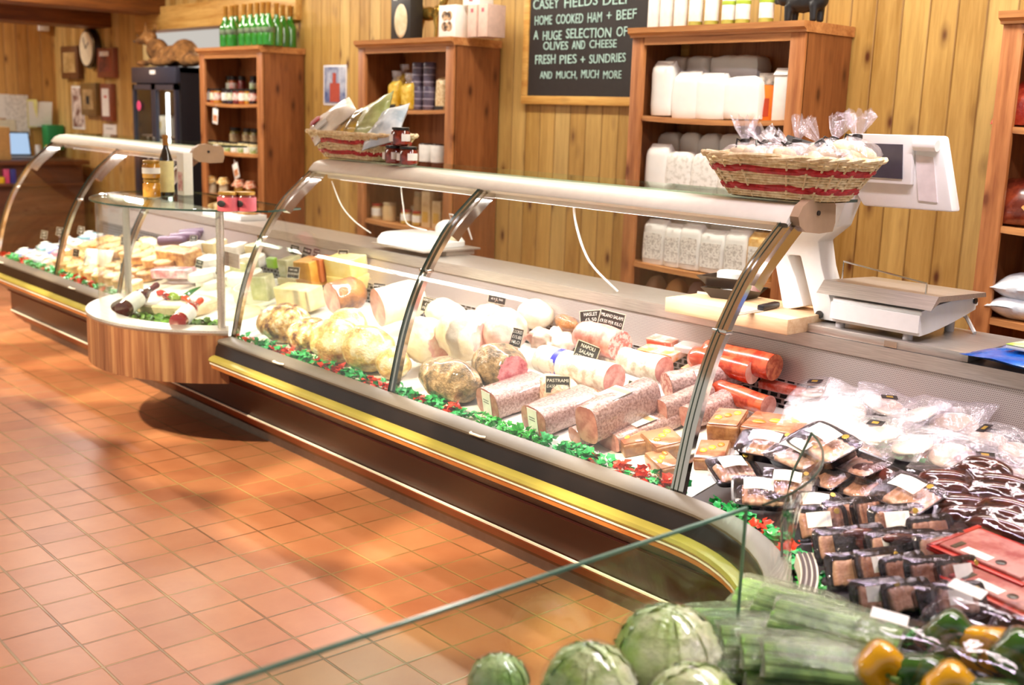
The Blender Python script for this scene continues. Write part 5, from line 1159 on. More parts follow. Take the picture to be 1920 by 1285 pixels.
for i, (x, y, w_, h, mt, lb) in enumerate(((-6.2, 2.83, .2, .09, HAMP, 'pink roast at the rear of the pie counter'), (-5.95, 2.84, .18, .08, BROWNH, 'brown roast at the rear of the pie counter beside the round case'), (-6.5, 2.84, .2, .08, GOLD, 'golden roast at the rear of the pie counter'), (-6.82, 2.84, .16, .07, HERB, 'dark roast at the rear of the pie counter near the till'), (-5.65, 2.82, .16, .08, HAMW, 'white ham at the rear of the pie counter next to the island'))):
    p = deck_at(x, y, h * .45); m = MB(); m.ell((0, 0, 0), (w_ / 2, .045, h / 2), 3, .3, 12, i); t = thing('roast_joint', lb, 'joint', p); m.build('body', mt, t, 80)
    m = MB(); m.ell((0, 0, -h * .4), (w_ / 2 * 1.05, .05, .006), 2); m.build('tray', STEEL, t)
for i, (cx, cy) in enumerate(((83, 438), (143, 472), (152, 430), (112, 432))): ticket(['PIES', '£2.50'], cx, cy, 16, 15, 4, .1, label=f'small dark ticket, {ORD[i]} standing among the pies')
p = deck_at(-6.28, 2.45, .05); t = thing('paper_bag', 'white paper bag leaning on the far middle post of the pie counter', 'bag', p, .5); o = link('bag_body', pillow_me('wpb', .2, .14, .04, WHITEP, .012, 14, 3), t); o.rotation_euler = (1.2, 0, 0)
for i in range(2):
    p = onz((258, 330)[i], 352, 1.06); t = thing('bread_tray', ['tray of sausage rolls seen through the pie counter glass', 'second tray of sausage rolls by the oil bottle'][i], 'tray', (-5.9 + .25 * i, 3.03, .8505)); link('tray', box_me('brt', .2, .16, .03, WHITE), t)
    for k in range(3): m = MB(); m.ell((-.06 + .06 * k, 0, .05), (.028, .07, .024), 2, .2, 20, k); m.build('sausage_roll', PIE, t)

# ------------------------------------------------------------------ on the canopy and the steel worktop
WICK = two('cane', '#d8bc8c', '#f2e2bc', 60, .6, 0); REDC = two('red_cane', '#a01c24', '#c42c34', 40, .5, 0)
def basket(label, x0, x1, y, z, h, dep):
    """x0..x1: rim ends; flared oblong willow basket"""
    cx, a = (x0 + x1) / 2, (x1 - x0) / 2; b = dep / 2; t = thing('wicker_basket', label, 'basket', (cx, y, z)); n = 96
    def pt(an, q, off=0):
        k = .66 + .34 * q; c_, s_ = math.cos(an), math.sin(an)
        return V((math.copysign(abs(c_) ** .55, c_) * a * k * (1 + off / a), math.copysign(abs(s_) ** .55, s_) * b * (k + .06 * q) * (1 + off / b), h * q))
    w1, w2 = MB(), MB(); NR = 15
    for i in range(NR):
        q = .05 + .80 * i / (NR - 1); red = i in (3, 4, 10, 11)
        (w2 if red else w1).tube([pt(2 * PI * k / n, q, (.0035 if not red else .005) * math.sin(12 * 2 * PI * k / n + (i % 2) * PI)) for k in range(n)], .0042 if not red else .0075, 5, True)
    w1.build('cane_weave', WICK, t); w2.build('red_weave', REDC, t)
    for k in range(24): m = MB(); m.tube([pt(2 * PI * (k + .5) / 24, q, .001 + .004 * (q > .1)) for q in (.02, .3, .6, .92)], .0035, 5); m.build('stake', WICK, t)
    m = MB()
    for ph in (0, PI): m.tube([pt(2 * PI * k / n, .94 + .035 * math.sin(9 * 2 * PI * k / n * 1.0 + ph), .004 + .005 * math.cos(9 * 2 * PI * k / n + ph)) for k in range(n)], .0065, 6, True)
    m.build('rim', WICK, t)
    m = MB(); P = [[pt(2 * PI * k / n, .02, -.004) * 1 for k in range(n)], [pt(2 * PI * k / n, .02) * .02 + V((0, 0, h * .02)) for k in range(n)]]
    m.grid(P, cv=True, cap1=True); m.grid([[v + V((0, 0, -.004)) for v in r_] for r_ in P], cv=True, cap1=True); m.build('base', WICK, t)
    m = MB(); m.grid([[pt(2 * PI * k / n, q, -.006) for k in range(n)] for q in (.03, .85)], cv=True); m.build('lining', two('dim_cane', '#8a6a44', '#b0906a', 30, .7), t)
    return t
CZ = 1.2605
basket('wicker basket with red bands full of crisp packets on the canopy', -4.42, -3.80, 2.76, CZ, .115, .24)
basket('larger wicker basket with red bands full of wrapped bread rolls', -2.17, -1.65, 2.76, CZ, .125, .26)
CR = [two('cream_crisp_bag', '#cfc4b4', '#ece6dc', 8, .3, .4), two('blue_gold_bag', '#3c4a5c', '#c8a83c', 6, .2, .6), two('sage_crisp_bag', '#8a9458', '#b4bc84', 8, .3, .4), two('ice_blue_bag', '#a8bccc', '#dfe8f0', 8, .25, .5), two('bronze_bag', '#6a4a1c', '#d0a840', 7, .2, .6)]
for i, (x, dz, mt, rx, ry, s_, lb) in enumerate(((-4.29, .12, 0, .75, .3, 1.2, 'cream crisp packet with red leaf marks at the far end of the basket'), (-4.14, .115, 4, .7, .2, 1.0, 'bronze crisp packet between the cream and sage ones'), (-4.09, .14, 1, .8, -.1, .8, 'blue and gold crisp packet behind the bronze one'), (-4.01, .135, 2, .85, -.45, 1.2, 'sage green crisp packet standing tallest in the basket'), (-3.89, .11, 3, .75, -.3, 1.1, 'ice-blue crisp packet nearest the red jars'))):
    t = thing('crisp_packet', lb, 'crisps', (x, 2.76 + .02 * (i % 2), CZ + dz + .01)); o = link('packet_body', pillow_me('cr%d' % i, .17, .20, .06, CR[mt], .010, 13, i, 18, .6), t); o.rotation_euler = (rx, ry, .2 * (i - 2)); o.scale = (s_,) * 3
    if i == 0:
        m = MB(); m.ell((-.03, -.05, .062), (.025, .03, .004), 1); m.build('red_leaf_mark', C('maroon_print', '#a02a34', .5), o)
        m = MB(); m.box(.02, .06, -.06, -.01, .06, .064); m.build('printed_block', C('grey_print', '#a8a29c', .6), o)
RJ = jar_parts(.038, .072, two('red_chutney', '#5a140c', '#96301a', 25, .15, .9), BLID, None)
for i, (px, py, z) in enumerate(((739, 303, 0), (766, 306, 0), (751, 278, .073))):
    p = ony(px, py, 2.68); t = comp('chutney_jar', ['red chutney jar beside the crisp basket', 'red chutney jar further from the crisp basket', 'red chutney jar stacked on the other two'][i], 'jar', (p.x, 2.68, CZ + z - .006 * 0), .2 * i, RJ)
    m = MB(); m.lathe([(.0385, .018), (.0388, .019), (.0388, .045), (.0385, .046)], 20); bmesh.ops.delete(m.bm, geom=[v for v in m.bm.verts if v.co.x < .012 or v.co.y > .02], context='VERTS'); m.build('label', LABW, t)
    m = MB(); m.box(-.03, -.014, -.0375, -.034, .016, .044); m.build('barcode_patch', LABW, t)
BRD = two('bread_roll', '#e0c898', '#f6ead0', 14, .6, 0, bump=.2); RIB = C('black_ribbon', '#26221f', .4)
def bread_bag(i, x, y, z, up_, lean, label):
    t = thing('bread_bag', label, 'bread', (x, y, z), .6 * i)
    rr = random.Random(i)
    for k in range(4): m = MB(); m.ell((rr.uniform(-.05, .05), rr.uniform(-.03, .03), .03 + .02 * (k % 2)), (.038, .03, .026), 2, .25, 14, i + k); m.build('bread_roll', BRD, t)
    o = link('clear_bag', pillow_me('bb', .15, .12, .09, POUCH, .012, 14, i % 3, 16, .5), t); o.location = (0, 0, -.008)
    d = V((lean, .1, up_)).normalized(); base = V((lean * .04, 0, .07)); M_ = T(*base) @ d.to_track_quat('Z', 'Y').to_matrix().to_4x4()
    m = MB(); P = []
    for j, (r_, z_) in enumerate(((.03, -.02), (.012, .01), (.010, .02), (.026, .05), (.04, .085))): P.append([((r_ + (.3 * r_ * math.sin(7 * a + i) if j > 2 else 0)) * math.cos(a), (r_ * .5 + (.3 * r_ * math.cos(5 * a) if j > 2 else 0)) * math.sin(a), z_ + (.01 * math.sin(9 * a) if j == 4 else 0)) for a in [2 * PI * k / 30 for k in range(30)]])
    m.grid(P, cv=True, M=M_); m.build('gathered_top', POUCH, t)
    m = MB(); m.lathe([(.012, .008), (.0145, .01), (.0145, .02), (.012, .022)], 12, M_); m.tube([M_ @ V((.012, 0, .015)), M_ @ V((.03, .01, .02)), M_ @ V((.035, .01, -.005))], .003, 5); m.build('ribbon', RIB, t)
for i, (x, y, z, u, l) in enumerate(((-2.05, 2.74, .10, 1, -.2), (-1.93, 2.80, .105, 1, .15), (-1.81, 2.79, .115, 1, .4), (-1.73, 2.80, .125, 1.2, .3), (-1.97, 2.735, .10, .5, .7), (-1.86, 2.73, .10, .4, .8), (-1.77, 2.74, .11, .6, .5))):
    bread_bag(i, x, y, CZ + z - .03, u, l, f'clear bag of bread rolls tied with black ribbon, {ORD[i]} counted in the larger basket')
p = ony(1500, 255, 2.8); single('price_ticket', MB().box(-.05, .05, -.001, .001, 0, .035, .0008, 1).mesh('card', CARD), 'dark card lying among the bread bags in the larger basket', 'price ticket', (p.x, 2.79, CZ + .145), .3, tilt=R(-.9, 'X').to_3x3())

# small white scale on its steel shelf
t = thing('steel_shelf', 'raised steel shelf under the small white scale', 'shelf', (-4.03, 3.06, .8505))
m = MB(); m.box(-.2, .2, -.16, .16, .022, .03, .002); m.build('plate', STEEL, t); m = MB(); m.box(-.18, .18, -.02, .14, 0, .022); m.build('bracket', STEEL, t)
t = thing('table_scale', 'low white table scale behind the middle post', 'scale', (-4.05, 3.05, .8815), .15)
m = MB(); P = []
for k, z in ((1.0, 0), (1.0, .02), (.9, .045), (.82, .05)): P.append([(math.copysign(abs(math.cos(a)) ** .3, math.cos(a)) * .17 * k, math.copysign(abs(math.sin(a)) ** .3, math.sin(a)) * .14 * k, z) for a in [2 * PI * i / 40 for i in range(40)]])
m.grid(P, cv=True, cap0=True, cap1=True); m.build('housing', WHITE, t, 30)
m = MB(); m.box(-.12, .12, -.10, .06, .0505, .054, .002); m.build('weighing_plate', C('pale_plate', '#e2ded8', .3), t)
m = MB(); m.ell((.06, .12, .06), (.08, .04, .05), 3); m.build('rear_hump', WHITE, t, 80)
m = MB(); m.tube([(.06, .14, .10), (.02, .16, .13), (.1, .18, .12), (.13, .2, .02)], .004, 6); m.build('cable', WHITE, t)
# cables hanging from the canopy
for i, pts in enumerate(([(1075, 366), (1080, 420), (1105, 490), (1158, 548)], [(752, 352), (756, 385), (764, 420), (800, 432)], [(622, 340), (640, 385), (665, 415), (695, 437)])):
    ys = (2.74, 2.80, 2.86, 2.95); m = MB(); a = [ony(*q_, y_) for q_, y_ in zip(pts, ys)]; a[-1].z = max(.856, a[-1].z)
    tag(m.tube(spline([tuple(v) for v in a], 6), .0045 if i == 0 else .003, 6).build('power_cable', WHITE), ['white cable looping from the canopy to the steel worktop', 'white cable hanging to the small table scale', 'thin white cable hanging at the first post'][i], 'cable')

# big white label scale: outlines at their own depth with real thickness
t = thing('weighing_scale', 'big white label-printing scale with screen on a pillar', 'scale', (-1.72, 3.06, .8765)); L0 = t.location.copy()
def slab(name, pts, y, dep, mat, parent, bev=.006, base=None):
    P = [ony(px, py, y) - L0 for px, py in pts]; m = MB()
    m.grid([[(v.x, yy - L0.y, v.z) for v in P] for yy in (y, y + dep)], cv=True, cap0=True, cap1=True)
    bmesh.ops.recalc_face_normals(m.bm, faces=m.bm.faces[:])
    if bev: bmesh.ops.bevel(m.bm, geom=m.bm.edges[:], offset=bev, segments=2, affect='EDGES', profile=.5, clamp_overlap=True)
    return m.build(name, mat, parent, 30)
slab('pillar', [(1497, 400), (1560, 320), (1606, 318), (1598, 350), (1568, 425), (1534, 452), (1540, 500), (1556, 560), (1566, 604), (1528, 598), (1500, 480), (1476, 478), (1492, 520), (1507, 575), (1468, 582), (1450, 480), (1478, 428)], 2.97, .085, WHITE, t)
h = slab('head', [(1592, 250), (1764, 255), (1786, 398), (1617, 386), (1592, 340)], 3.0, .05, WHITE, t, .008)
slab('screen_frame', [(1590, 251), (1712, 254), (1708, 347), (1590, 340)], 2.982, .018, WHITE, h, .003)
slab('screen', [(1604, 268), (1692, 271), (1691, 336), (1604, 330)], 2.978, .004, C('grey_screen', '#4a4650', .25), h, 0)
slab('side_window', [(1716, 290), (1750, 295), (1757, 380), (1722, 376)], 2.996, .004, C('pinkish_plastic', '#e6dcda', .35), h, 0)
a = ony(1716, 272, 2.985) - L0; b = ony(1758, 274, 2.985) - L0; m = MB(); m.cyl(a, b, .016, n=16); m.build('hinge_barrel', WHITE, h)
m = MB(); P = []
for k in range(11):
    y = -.15 + .34 * k / 10; zt = .088 + .018 * math.sin(k / 10 * PI * .8); zb = .018 + .052 * (k / 10) ** 1.5; P.append([(-.11, y, zb), (-.11, y, zt), (.175, y, zt), (.175, y, zb)])
m.grid(P, cv=True, cap0=True, cap1=True); bmesh.ops.bevel(m.bm, geom=[e for e in m.bm.edges if e.calc_length() > .2], offset=.01, segments=2, affect='EDGES'); m.build('base_housing', WHITE, t, 30)
m = MB(); m.prism([(-.155, .098), (-.12, .135), (.16, .125), (.165, .112), (-.11, .118)], -.16, .21); m.build('steel_platter', STEEL, t)
m = MB(); m.tube([(.16, -.10, .13), (.16, -.10, .165), (-.16, -.02, .185), (-.16, -.02, .13)], .003, 6); m.build('rail', CHROME, t)
m = MB(); m.cyl((.176, .165, .095), (.182, .165, .095), .009, n=14); m.build('screw_cap', SCREW, t)
v = ony(1537, 590, 2.968) - L0; m = MB(); m.cyl((v.x, -.092, v.z), (v.x, -.098, v.z), .012, n=16); m.build('pivot_cap', SCREW, t)
for x, y in ((-.09, -.12), (.13, -.12), (.13, .12), (-.09, .12)): m = MB(); m.cyl((x, y, 0), (x, y, .06), .014, n=12); m.build('foot', C('grey_foot', '#c8c0c0', .4), t)
m = MB(); m.tube([(.1, .17, .07), (.15, .18, .04), (.2, .14, .004)], .006, 6); m.build('cable', WHITE, t)
t = thing('steel_plinth', 'flat steel plinth under the big white scale', 'plinth', (-1.66, 3.06, .8505)); m = MB(); m.box(-.25, .27, -.155, .2, 0, .0255, .002); m.build('plate', STEEL, t); m = MB(); m.box(.02, .06, -.158, -.155, .002, .02); m.build('label_holder', CHROME, t)
t = thing('cutting_board', 'thick pale maple cutting board overhanging the worktop edge', 'board', (-2.14, 2.94, .8505)); m = MB(); m.box(-.24, .24, -.14, .15, 0, .048, .003); m.build('board', BOARDW, t)
for i, (px, py, z) in enumerate(((1376, 556, 0), (1372, 536, .035))):
    p = onz(1376, 558, .90); t = comp('meat_tray', ['lower black tray holding white film on the cutting board', 'upper black tray with a white round in it'][i], 'tray', (p.x - .02 * i, p.y + .0, .8985 + i * .036), .2, [('tray_body', cached('mtray', lambda: MB().lathe([(.075, 0), (.08, .001), (.112, .035), (.118, .036), (.115, .033), (.08, .004), (.001, .004)], 4, R(PI / 4, 'Z') @ Matrix.Diagonal((1, .8, 1, 1))).mesh('mtray', BLACKP))), ('white_round', cached('mround%d' % i, lambda: MB().lathe([(.04, .005), (.045, .01), (.045, .03 + .016 * i), (.038, .034 + .018 * i)], 24).mesh('mround', WHITE)))])
t = thing('knife', 'kitchen knife with black handle lying across the cutting board', 'knife', V((-2.03, 2.79, .900)), 1.71)
m = MB(); m.prism([(-.013, 0), (.013, 0), (.013, .002), (-.013, .002)], -.13, .06); bmesh.ops.translate(m.bm, verts=[v for v in m.bm.verts if v.co.x < -.1 and v.co.y < 0], vec=(-.03, .02, 0)); m.build('blade', STEEL, t)
m = MB(); m.box(.06, .17, -.012, .012, 0, .018, .005); m.build('handle', BLACKP, t)
p = onz(1312, 556, .8985); single('paper_wrap', MB().prism([(-.01, 0), (.0, .055), (.004, .055), (.03, 0)], -.05, .05).mesh('paper_wrap', C('grey_paper', '#d8d2ca', .7)), 'folded pale paper standing behind the board trays', 'paper', (p.x, p.y + .06, .8505), .3)
t = thing('blue_bag', 'bright blue plastic bag lying on the worktop at the frame edge', 'bag', (-1.12, 3.02, .851), -.06)
o = link('bag_body', pillow_me('blue', .56, .30, .05, two('blue_plastic', '#0a4fae', '#1f74d8', 10, .2, .7), .010, 9, 4), t)
t = thing('paper_packet', 'white and lime green paper packet on top of the blue bag', 'packet', (-1.06, 3.04, .9), -.1); m = MB(); m.box(-.24, .24, -.12, .12, 0, .012, .004); m.build('packet_body', C('packet_white', '#ecebe2', .6), t)
for x0_, x1_ in ((-.24, -.17), (.1, .17)): m = MB(); m.box(x0_, x1_, -.121, .121, .0121, .013); m.build('green_band', two('lime_leaf_print', '#a8c84a', '#dfe8b0', 20, .6), t)

# ------------------------------------------------------------------ the heaped corner case
TRAYM = C('black_tray', '#16131a', .22, .5); FILMV = FILM; MEATB = [two('sliced_meat_a', '#8a5a44', '#c09078', 16, .4, .3, bump=.3), two('sliced_meat_b', '#b08068', '#d8b098', 16, .4, .3, bump=.3), two('dark_liver', '#3a1814', '#6a2e26', 12, .25, .7)]
GOLDS = C('gold_sticker', '#c8a44c', .3, metal=.6)
def tray_me(w_, d, h):
    def f():
        m = MB()
        def ring(k, z, e=.35): return [(math.copysign(abs(math.cos(a)) ** e, math.cos(a)) * w_ / 2 * k, math.copysign(abs(math.sin(a)) ** e, math.sin(a)) * d / 2 * k, z) for a in [2 * PI * i / 32 for i in range(32)]]
        m.grid([ring(.80, 0), ring(.93, h * .85), ring(1.0, h), ring(1.0, h * 1.06), ring(.92, h), ring(.79, .003)], cv=True, cap0=True, cap1=True); return m.mesh('tray', TRAYM, 50)
    return cached(('tray', w_, d, h), f)
def film_me(w_, d, h, dome, seed):
    def f():
        m = MB(); n = 16; sd = V((seed * 3, seed, 1)); P = []
        for i in range(n + 1):
            r_ = []
            for j in range(n + 1):
                u, v = 2 * i / n - 1, 2 * j / n - 1; e = (1 - u ** 4) * (1 - v ** 4); x, y = u * w_ / 2 * .99, v * d / 2 * .99
                r_.append((x, y, h * 1.07 + dome * e ** .6 + .006 * e * noise.noise(V((x * 26, y * 26, 0)) + sd) + .004 * abs(noise.noise(V((x * 60, y * 60, 0)) + sd))))
            P.append(r_)
        m.grid(P); return m.mesh('film', FILMV, 80)
    return cached(('film', w_, d, h, dome, seed), f)
def fill_me(kind, w_, d, h, seed):
    def f():
        m = MB(); q = random.Random(seed)
        if kind == 2:
            for k in range(3): m.ell((q.uniform(-.05, .05), (-.28 + .28 * k) * d, h * .9), (w_ * .36, d * .15, h * .6), 3, .25, 12, k + seed)
            return remeshed(m, 'contents', MEATB[2], .006)
        for k in range(6):
            x = (-.30 + .12 * k) * w_; m.box(x, x + w_ * .10, -d * .33, d * .33, .004, h * 1.0, .004, 2, T(x, 0, h * .6) @ R(.5, 'Y') @ T(-x, 0, -h * .6))
        for v in m.bm.verts: v.co += V((noise.noise(v.co * 30 + V((seed, 0, 0))), noise.noise(v.co * 30 + V((0, seed, 3))), 0)) * .006; v.co.z = max(v.co.z, .004)
        return remeshed(m, 'contents', MEATB[kind], .005)
    return cached(('fill', kind, w_, d, h, seed % 3), f)
def tray_pack(label, cx, cy, wpx, lift, yaw, kind=0, tx=0.0, ratio=.7, lab=.45, seed=0, group=None, name='meat_tray', ty=0.0):
    p = on_deck(cx, cy, lift + .02); k = S(p); w_ = round(wpx * k, 2); d = round(w_ * ratio, 3); h = round(min(.035, w_ * .17), 3)
    t = comp(name, label, 'meat pack', p, 0, [('tray', tray_me(w_, d, h)), ('contents', fill_me(kind, w_, d, h, seed)), ('film', film_me(w_, d, h, .012 + .006 * (seed % 2), seed % 4))], group)
    if lab:
        m = cached(('tl', w_, d, h, lab), lambda: (lambda b: b.mesh('tl', LABW, 80))(MB().grid([[(-w_ * lab / 2 + w_ * lab * i / 5 - .05 * w_, -d * .10 + d * .38 * j / 4, h * 1.07 + .0225 - .006 * abs(i - 2.5) / 2.5) for j in range(5)] for i in range(6)])))
        q = link('label', m, t)
        link('gold_sticker', cached(('gs', w_), lambda: MB().lathe([(w_ * .05, 0), (w_ * .045, .0008)], 14, T(w_ * .27, d * .26, h * 1.07 + .018)).mesh('gs', GOLDS)), t)
    t.rotation_euler = (Matrix.Rotation(math.radians(yaw), 3, 'Z') @ Matrix.Rotation(math.radians(tx), 3, 'X') @ Matrix.Rotation(math.radians(ty), 3, 'Y')).to_euler()
    return t
# clear pouches heaped at the back
STICK = two('pouch_sticker', '#141216', '#3a3034', 30, .3, .3); CONT = [two('pale_chicken', '#e2c8b4', '#f4e6dc', 12, .4, .4), two('pale_pork', '#d8b8a8', '#f0dcd2', 12, .4, .4), two('smoked_salmon', '#d88a60', '#f0b898', 14, .4, .4)]
PO = [(1535, 745, 100, .06, 10), (1590, 718, 110, .07, -20), (1655, 712, 105, .07, 25), (1715, 735, 110, .07, 0), (1785, 755, 110, .06, -15), (1855, 785, 110, .05, 20), (1912, 810, 90, .04, 0),
      (1525, 790, 100, .05, 30), (1585, 775, 120, .08, -10), (1655, 770, 115, .09, 15), (1725, 790, 120, .08, -25), (1790, 805, 120, .07, 10), (1850, 835, 110, .06, -10), (1910, 860, 100, .05, 25),
      (1575, 825, 120, .06, 0), (1645, 825, 120, .08, 20), (1715, 845, 120, .07, -15), (1785, 862, 115, .06, 5), (1850, 885, 100, .05, -20), (1620, 862, 100, .04, -5), (1900, 905, 90, .04, 10)]
for i, (cx, cy, w_, lf, yw) in enumerate(PO):
    p = on_deck(cx, cy, lf); k = S(p); w = round(w_ * k * 1.08, 2); sal = i in (4, 5)
    row = 'back row' if i < 7 else 'middle row' if i < 14 else 'front row'
    t = thing('clear_pouch', f'clear pouch of {"orange smoked" if sal else "pale"} slices, {ORD[(i if i < 7 else i - 7 if i < 14 else i - 14)]} from the meat counter, {row} of pouches', 'pouch', p, 0)
    m = cached(('pc', w, i % 3, sal), lambda: (lambda b: b.mesh('contents', CONT[2 if sal else i % 2], 80))(MB().ell((0, 0, .016), (w * .34, w * .25, .012), 3, .5, 14, i % 3)))
    link('contents', m, t); link('pouch', pillow_me('po', w, w * .8, .05, POUCH, .017, 15, i % 4, 20, .45, 1), t)
    if i % 3 == 0 or sal:
        s_ = link('sticker', cached(('pst', w), lambda: MB().box(-.02, .024, -.012, .012, 0, .001).mesh('pst', STICK)), t); s_.location = (.01, -.02, .058); s_.rotation_euler = (.1, .1, .4 * i)
        link('gold_print', cached('pgp', lambda: MB().box(-.008, .01, -.005, .005, .001, .0016).mesh('pgp', GOLDS)), s_)
    t.rotation_euler = (R(math.radians(yw), 'Z') @ R(.2 + .25 * (i % 3), 'X') @ R(.25 * ((i % 5) - 2) / 2, 'Y')).to_euler()
# dark sausages in clear film
SAUS = two('dark_sausage', '#3a1614', '#6c2e2a', 10, .2, .8)
for i, (cx, cy, lf, yw, n) in enumerate(((1775, 925, .05, 40, 2), (1840, 900, .06, -10, 2), (1880, 935, .05, 20, 2), (1815, 975, .03, 35, 2), (1880, 990, .03, 10, 3), (1640, 905, .04, 0, 1))):
    p = on_deck(cx, cy, lf + .02); t = thing('sausage_pack', ['clear pack of curved dark sausages sliding towards the trays', 'clear pack of two thick dark sausages in the heap', 'clear pack of dark sausages at the frame edge', 'clear pack of dark sausages beside the salmon-coloured tray', 'clear pack of three dark sausages above the red-edged packs', 'single dark sausage in film between the black trays'][i], 'sausages', p, 0)
    for k in range(n):
        m = MB(); pts = [(-.07 + .14 * j / 8, .04 * (k - (n - 1) / 2) + .018 * math.sin(j / 8 * PI), .018) for j in range(9)]; m.tube(pts, [.019 * (1 - abs(j / 8 * 2 - 1) ** 5) + .002 for j in range(9)], 12); m.build('sausage', SAUS, t)
    link('clear_film', pillow_me('sf', .18, .05 + .04 * n, .046, FILM2, .008, 18, i % 3, 16, .5), t)
    t.rotation_euler = (R(math.radians(yw), 'Z') @ R(.3, 'X')).to_euler()
# larger trays beside the near post
for i, (cx, cy, w_, lf, yw, kd, tx, ty, lb) in enumerate(((1372, 893, 105, .02, 70, 1, 25, 0, 'labelled film tray lying at the curve of the sill beside the chrome post'), (1440, 850, 115, .05, 20, 1, 20, 0, 'pale film tray glaring under the lamps behind the sill tray'), (1498, 868, 120, .06, -15, 1, 22, 0, 'film tray with pink slices in the middle of the tray heap'), (1548, 848, 140, .09, -20, 1, 22, 5, 'black-edged tray with white label and gold sticker, topmost by the pouches'), (1608, 885, 120, .05, -15, 0, 15, 0, 'brown sliced tray tucked under the topmost tray'),
        (1545, 905, 110, .03, -10, 0, 20, 0, 'dark tray seen edge-on in the tray heap'), (1600, 920, 110, .02, -5, 0, 25, 0, 'dark flat tray beneath the brown sliced one'), (1425, 935, 110, .015, 40, 1, 30, 0, 'film tray behind the bent glass at the corner sill'), (1480, 920, 100, .03, 30, 1, 30, 0, 'film tray half under the bent corner glass'), (1708, 945, 135, .05, -18, 1, 25, 0, 'big tray of pale slices with white label before the dark sausages'), (1530, 960, 100, .03, 45, 1, 35, 0, 'tilted film tray of pink slices behind the bright garnish'))):
    tray_pack(lb, cx, cy, w_, lf, yw, kd, tx, .68, .5 if i not in (4, 5, 6) else 0, i, ty=ty)
# small trays standing on their long edges, in three ranks
k = 0
for rank, pts in (('back', ((1530, 985), (1578, 972), (1626, 968), (1675, 985), (1735, 1003))), ('second', ((1560, 1028), (1605, 1022), (1655, 1030), (1705, 1032), (1755, 1035))), ('third', ((1590, 1075), (1635, 1068), (1685, 1075), (1735, 1080), (1785, 1082))), ('front', ((1640, 1122), (1690, 1125), (1740, 1130), (1790, 1128)))):
    for j, (cx, cy) in enumerate(pts):
        tray_pack(f'small standing film tray of brown slices, {ORD[j]} from the bent glass in the {rank} rank', cx, cy, 112, .035, 62 + 7 * (j % 3), (0, 1, 0, 2)[(j + k) % 4] if k % 5 else 1, 62, .66, .42 if (j + k) % 3 == 0 else 0, k, ty=7 * ((k % 3) - 1)); k += 1
# red-edged bacon packs
BAC = two('bacon', '#a84c4c', '#cf8a84', 16, .45, .15, bump=.15); REDE = C('red_edge', '#c02c24', .35)
for i, (cx, cy, lf, yw) in enumerate(((1872, 1048, .05, -12), (1895, 1110, .03, -14), (1840, 1085, .0, -12))):
    p = on_deck(cx, cy, lf + .01); t = thing('bacon_pack', ['red-edged flat bacon pack on top of the others at the frame edge', 'red-edged bacon pack lower down towards the peppers', 'red-edged bacon pack underneath, mostly covered'][i], 'bacon', p, 0)
    m = MB(); m.box(-.115, .115, -.08, .08, 0, .008, .002); m.box(-.115, .115, -.08, -.068, .008, .013, .002); m.box(-.115, -.103, -.08, .08, .008, .013, .002); m.build('red_backing', REDE, t)
    m = MB(); m.box(-.098, .098, -.062, .062, .006, .016, .004, 3); m.build('bacon_slices', BAC, t)
    m = MB(); m.box(-.05, .015, -.055, -.030, .0165, .0172); q_ = m.build('white_label', LABW, t)
    m = MB(); m.lathe([(.011, .0172), (.010, .018)], 14, T(.035, -.038, 0)); m.box(-.075, -.062, -.055, -.02, .0165, .0174); m.build('black_gold_seal', STICK, t)
    link('film', cached('bfilm', lambda: MB().grid([[(x, y, .0185 + .0006 * noise.noise(V((x * 18, y * 18, 0)))) for y in [-.07 + .14 * j / 10 for j in range(11)]] for x in [-.105 + .21 * i_ / 14 for i_ in range(15)]]).mesh('bfilm', GLASS, 80)), t)
    t.rotation_euler = (R(math.radians(yw), 'Z') @ R(.12, 'X')).to_euler()
# plastic parsley at the corner and an air vent strip at the curved sill
garnish([(CX + (RS + .045) * math.sin(a), CY + (RS + .045) * math.cos(a)) for a in (.05, .4, .8, 1.2, 1.5)], 'plastic parsley following the curved corner sill', 260, ((.55, 1.0),), seed=8)
garnish([(-1.78, 2.62), (-1.55, 2.72), (-1.40, 2.78)], 'plastic parsley divider between the meats and the clear pouches', 300, ((.0, .0),), .03, seed=9)
garnish([(-1.07, 1.75), (-.98, 1.80), (-.93, 1.86)], 'bright plastic parsley clump among the standing trays', 900, ((0, 1.01),), .03, seed=10)
m = MB(); VP = corner_path(24)[12:]
m.sweep([(-.012, .505), (-.014, .535), (-.05, .54), (-.052, .50)], VP); t = thing('air_vent', 'pale slotted air vent strip inside the curved corner sill', 'vent'); m.build('strip', C('vent_cream', '#d0c8c0', .4), t)
m = MB()
for i in range(60):
    a = PI / 4 + PI / 4 * (i + .5) / 60
    for o_ in (.020, .031, .042):
        r_ = RS + o_; x, y = CX + r_ * math.sin(a), CY + r_ * math.cos(a); m.box(-.0035, .0035, -.0035, .0035, .5395 - .0, .5412, M=T(x, y, 0) @ R(-a, 'Z'))
o = m.build('slot', C('slot_dark', '#4a3c40', .5), t); o['kind'] = 'stuff'

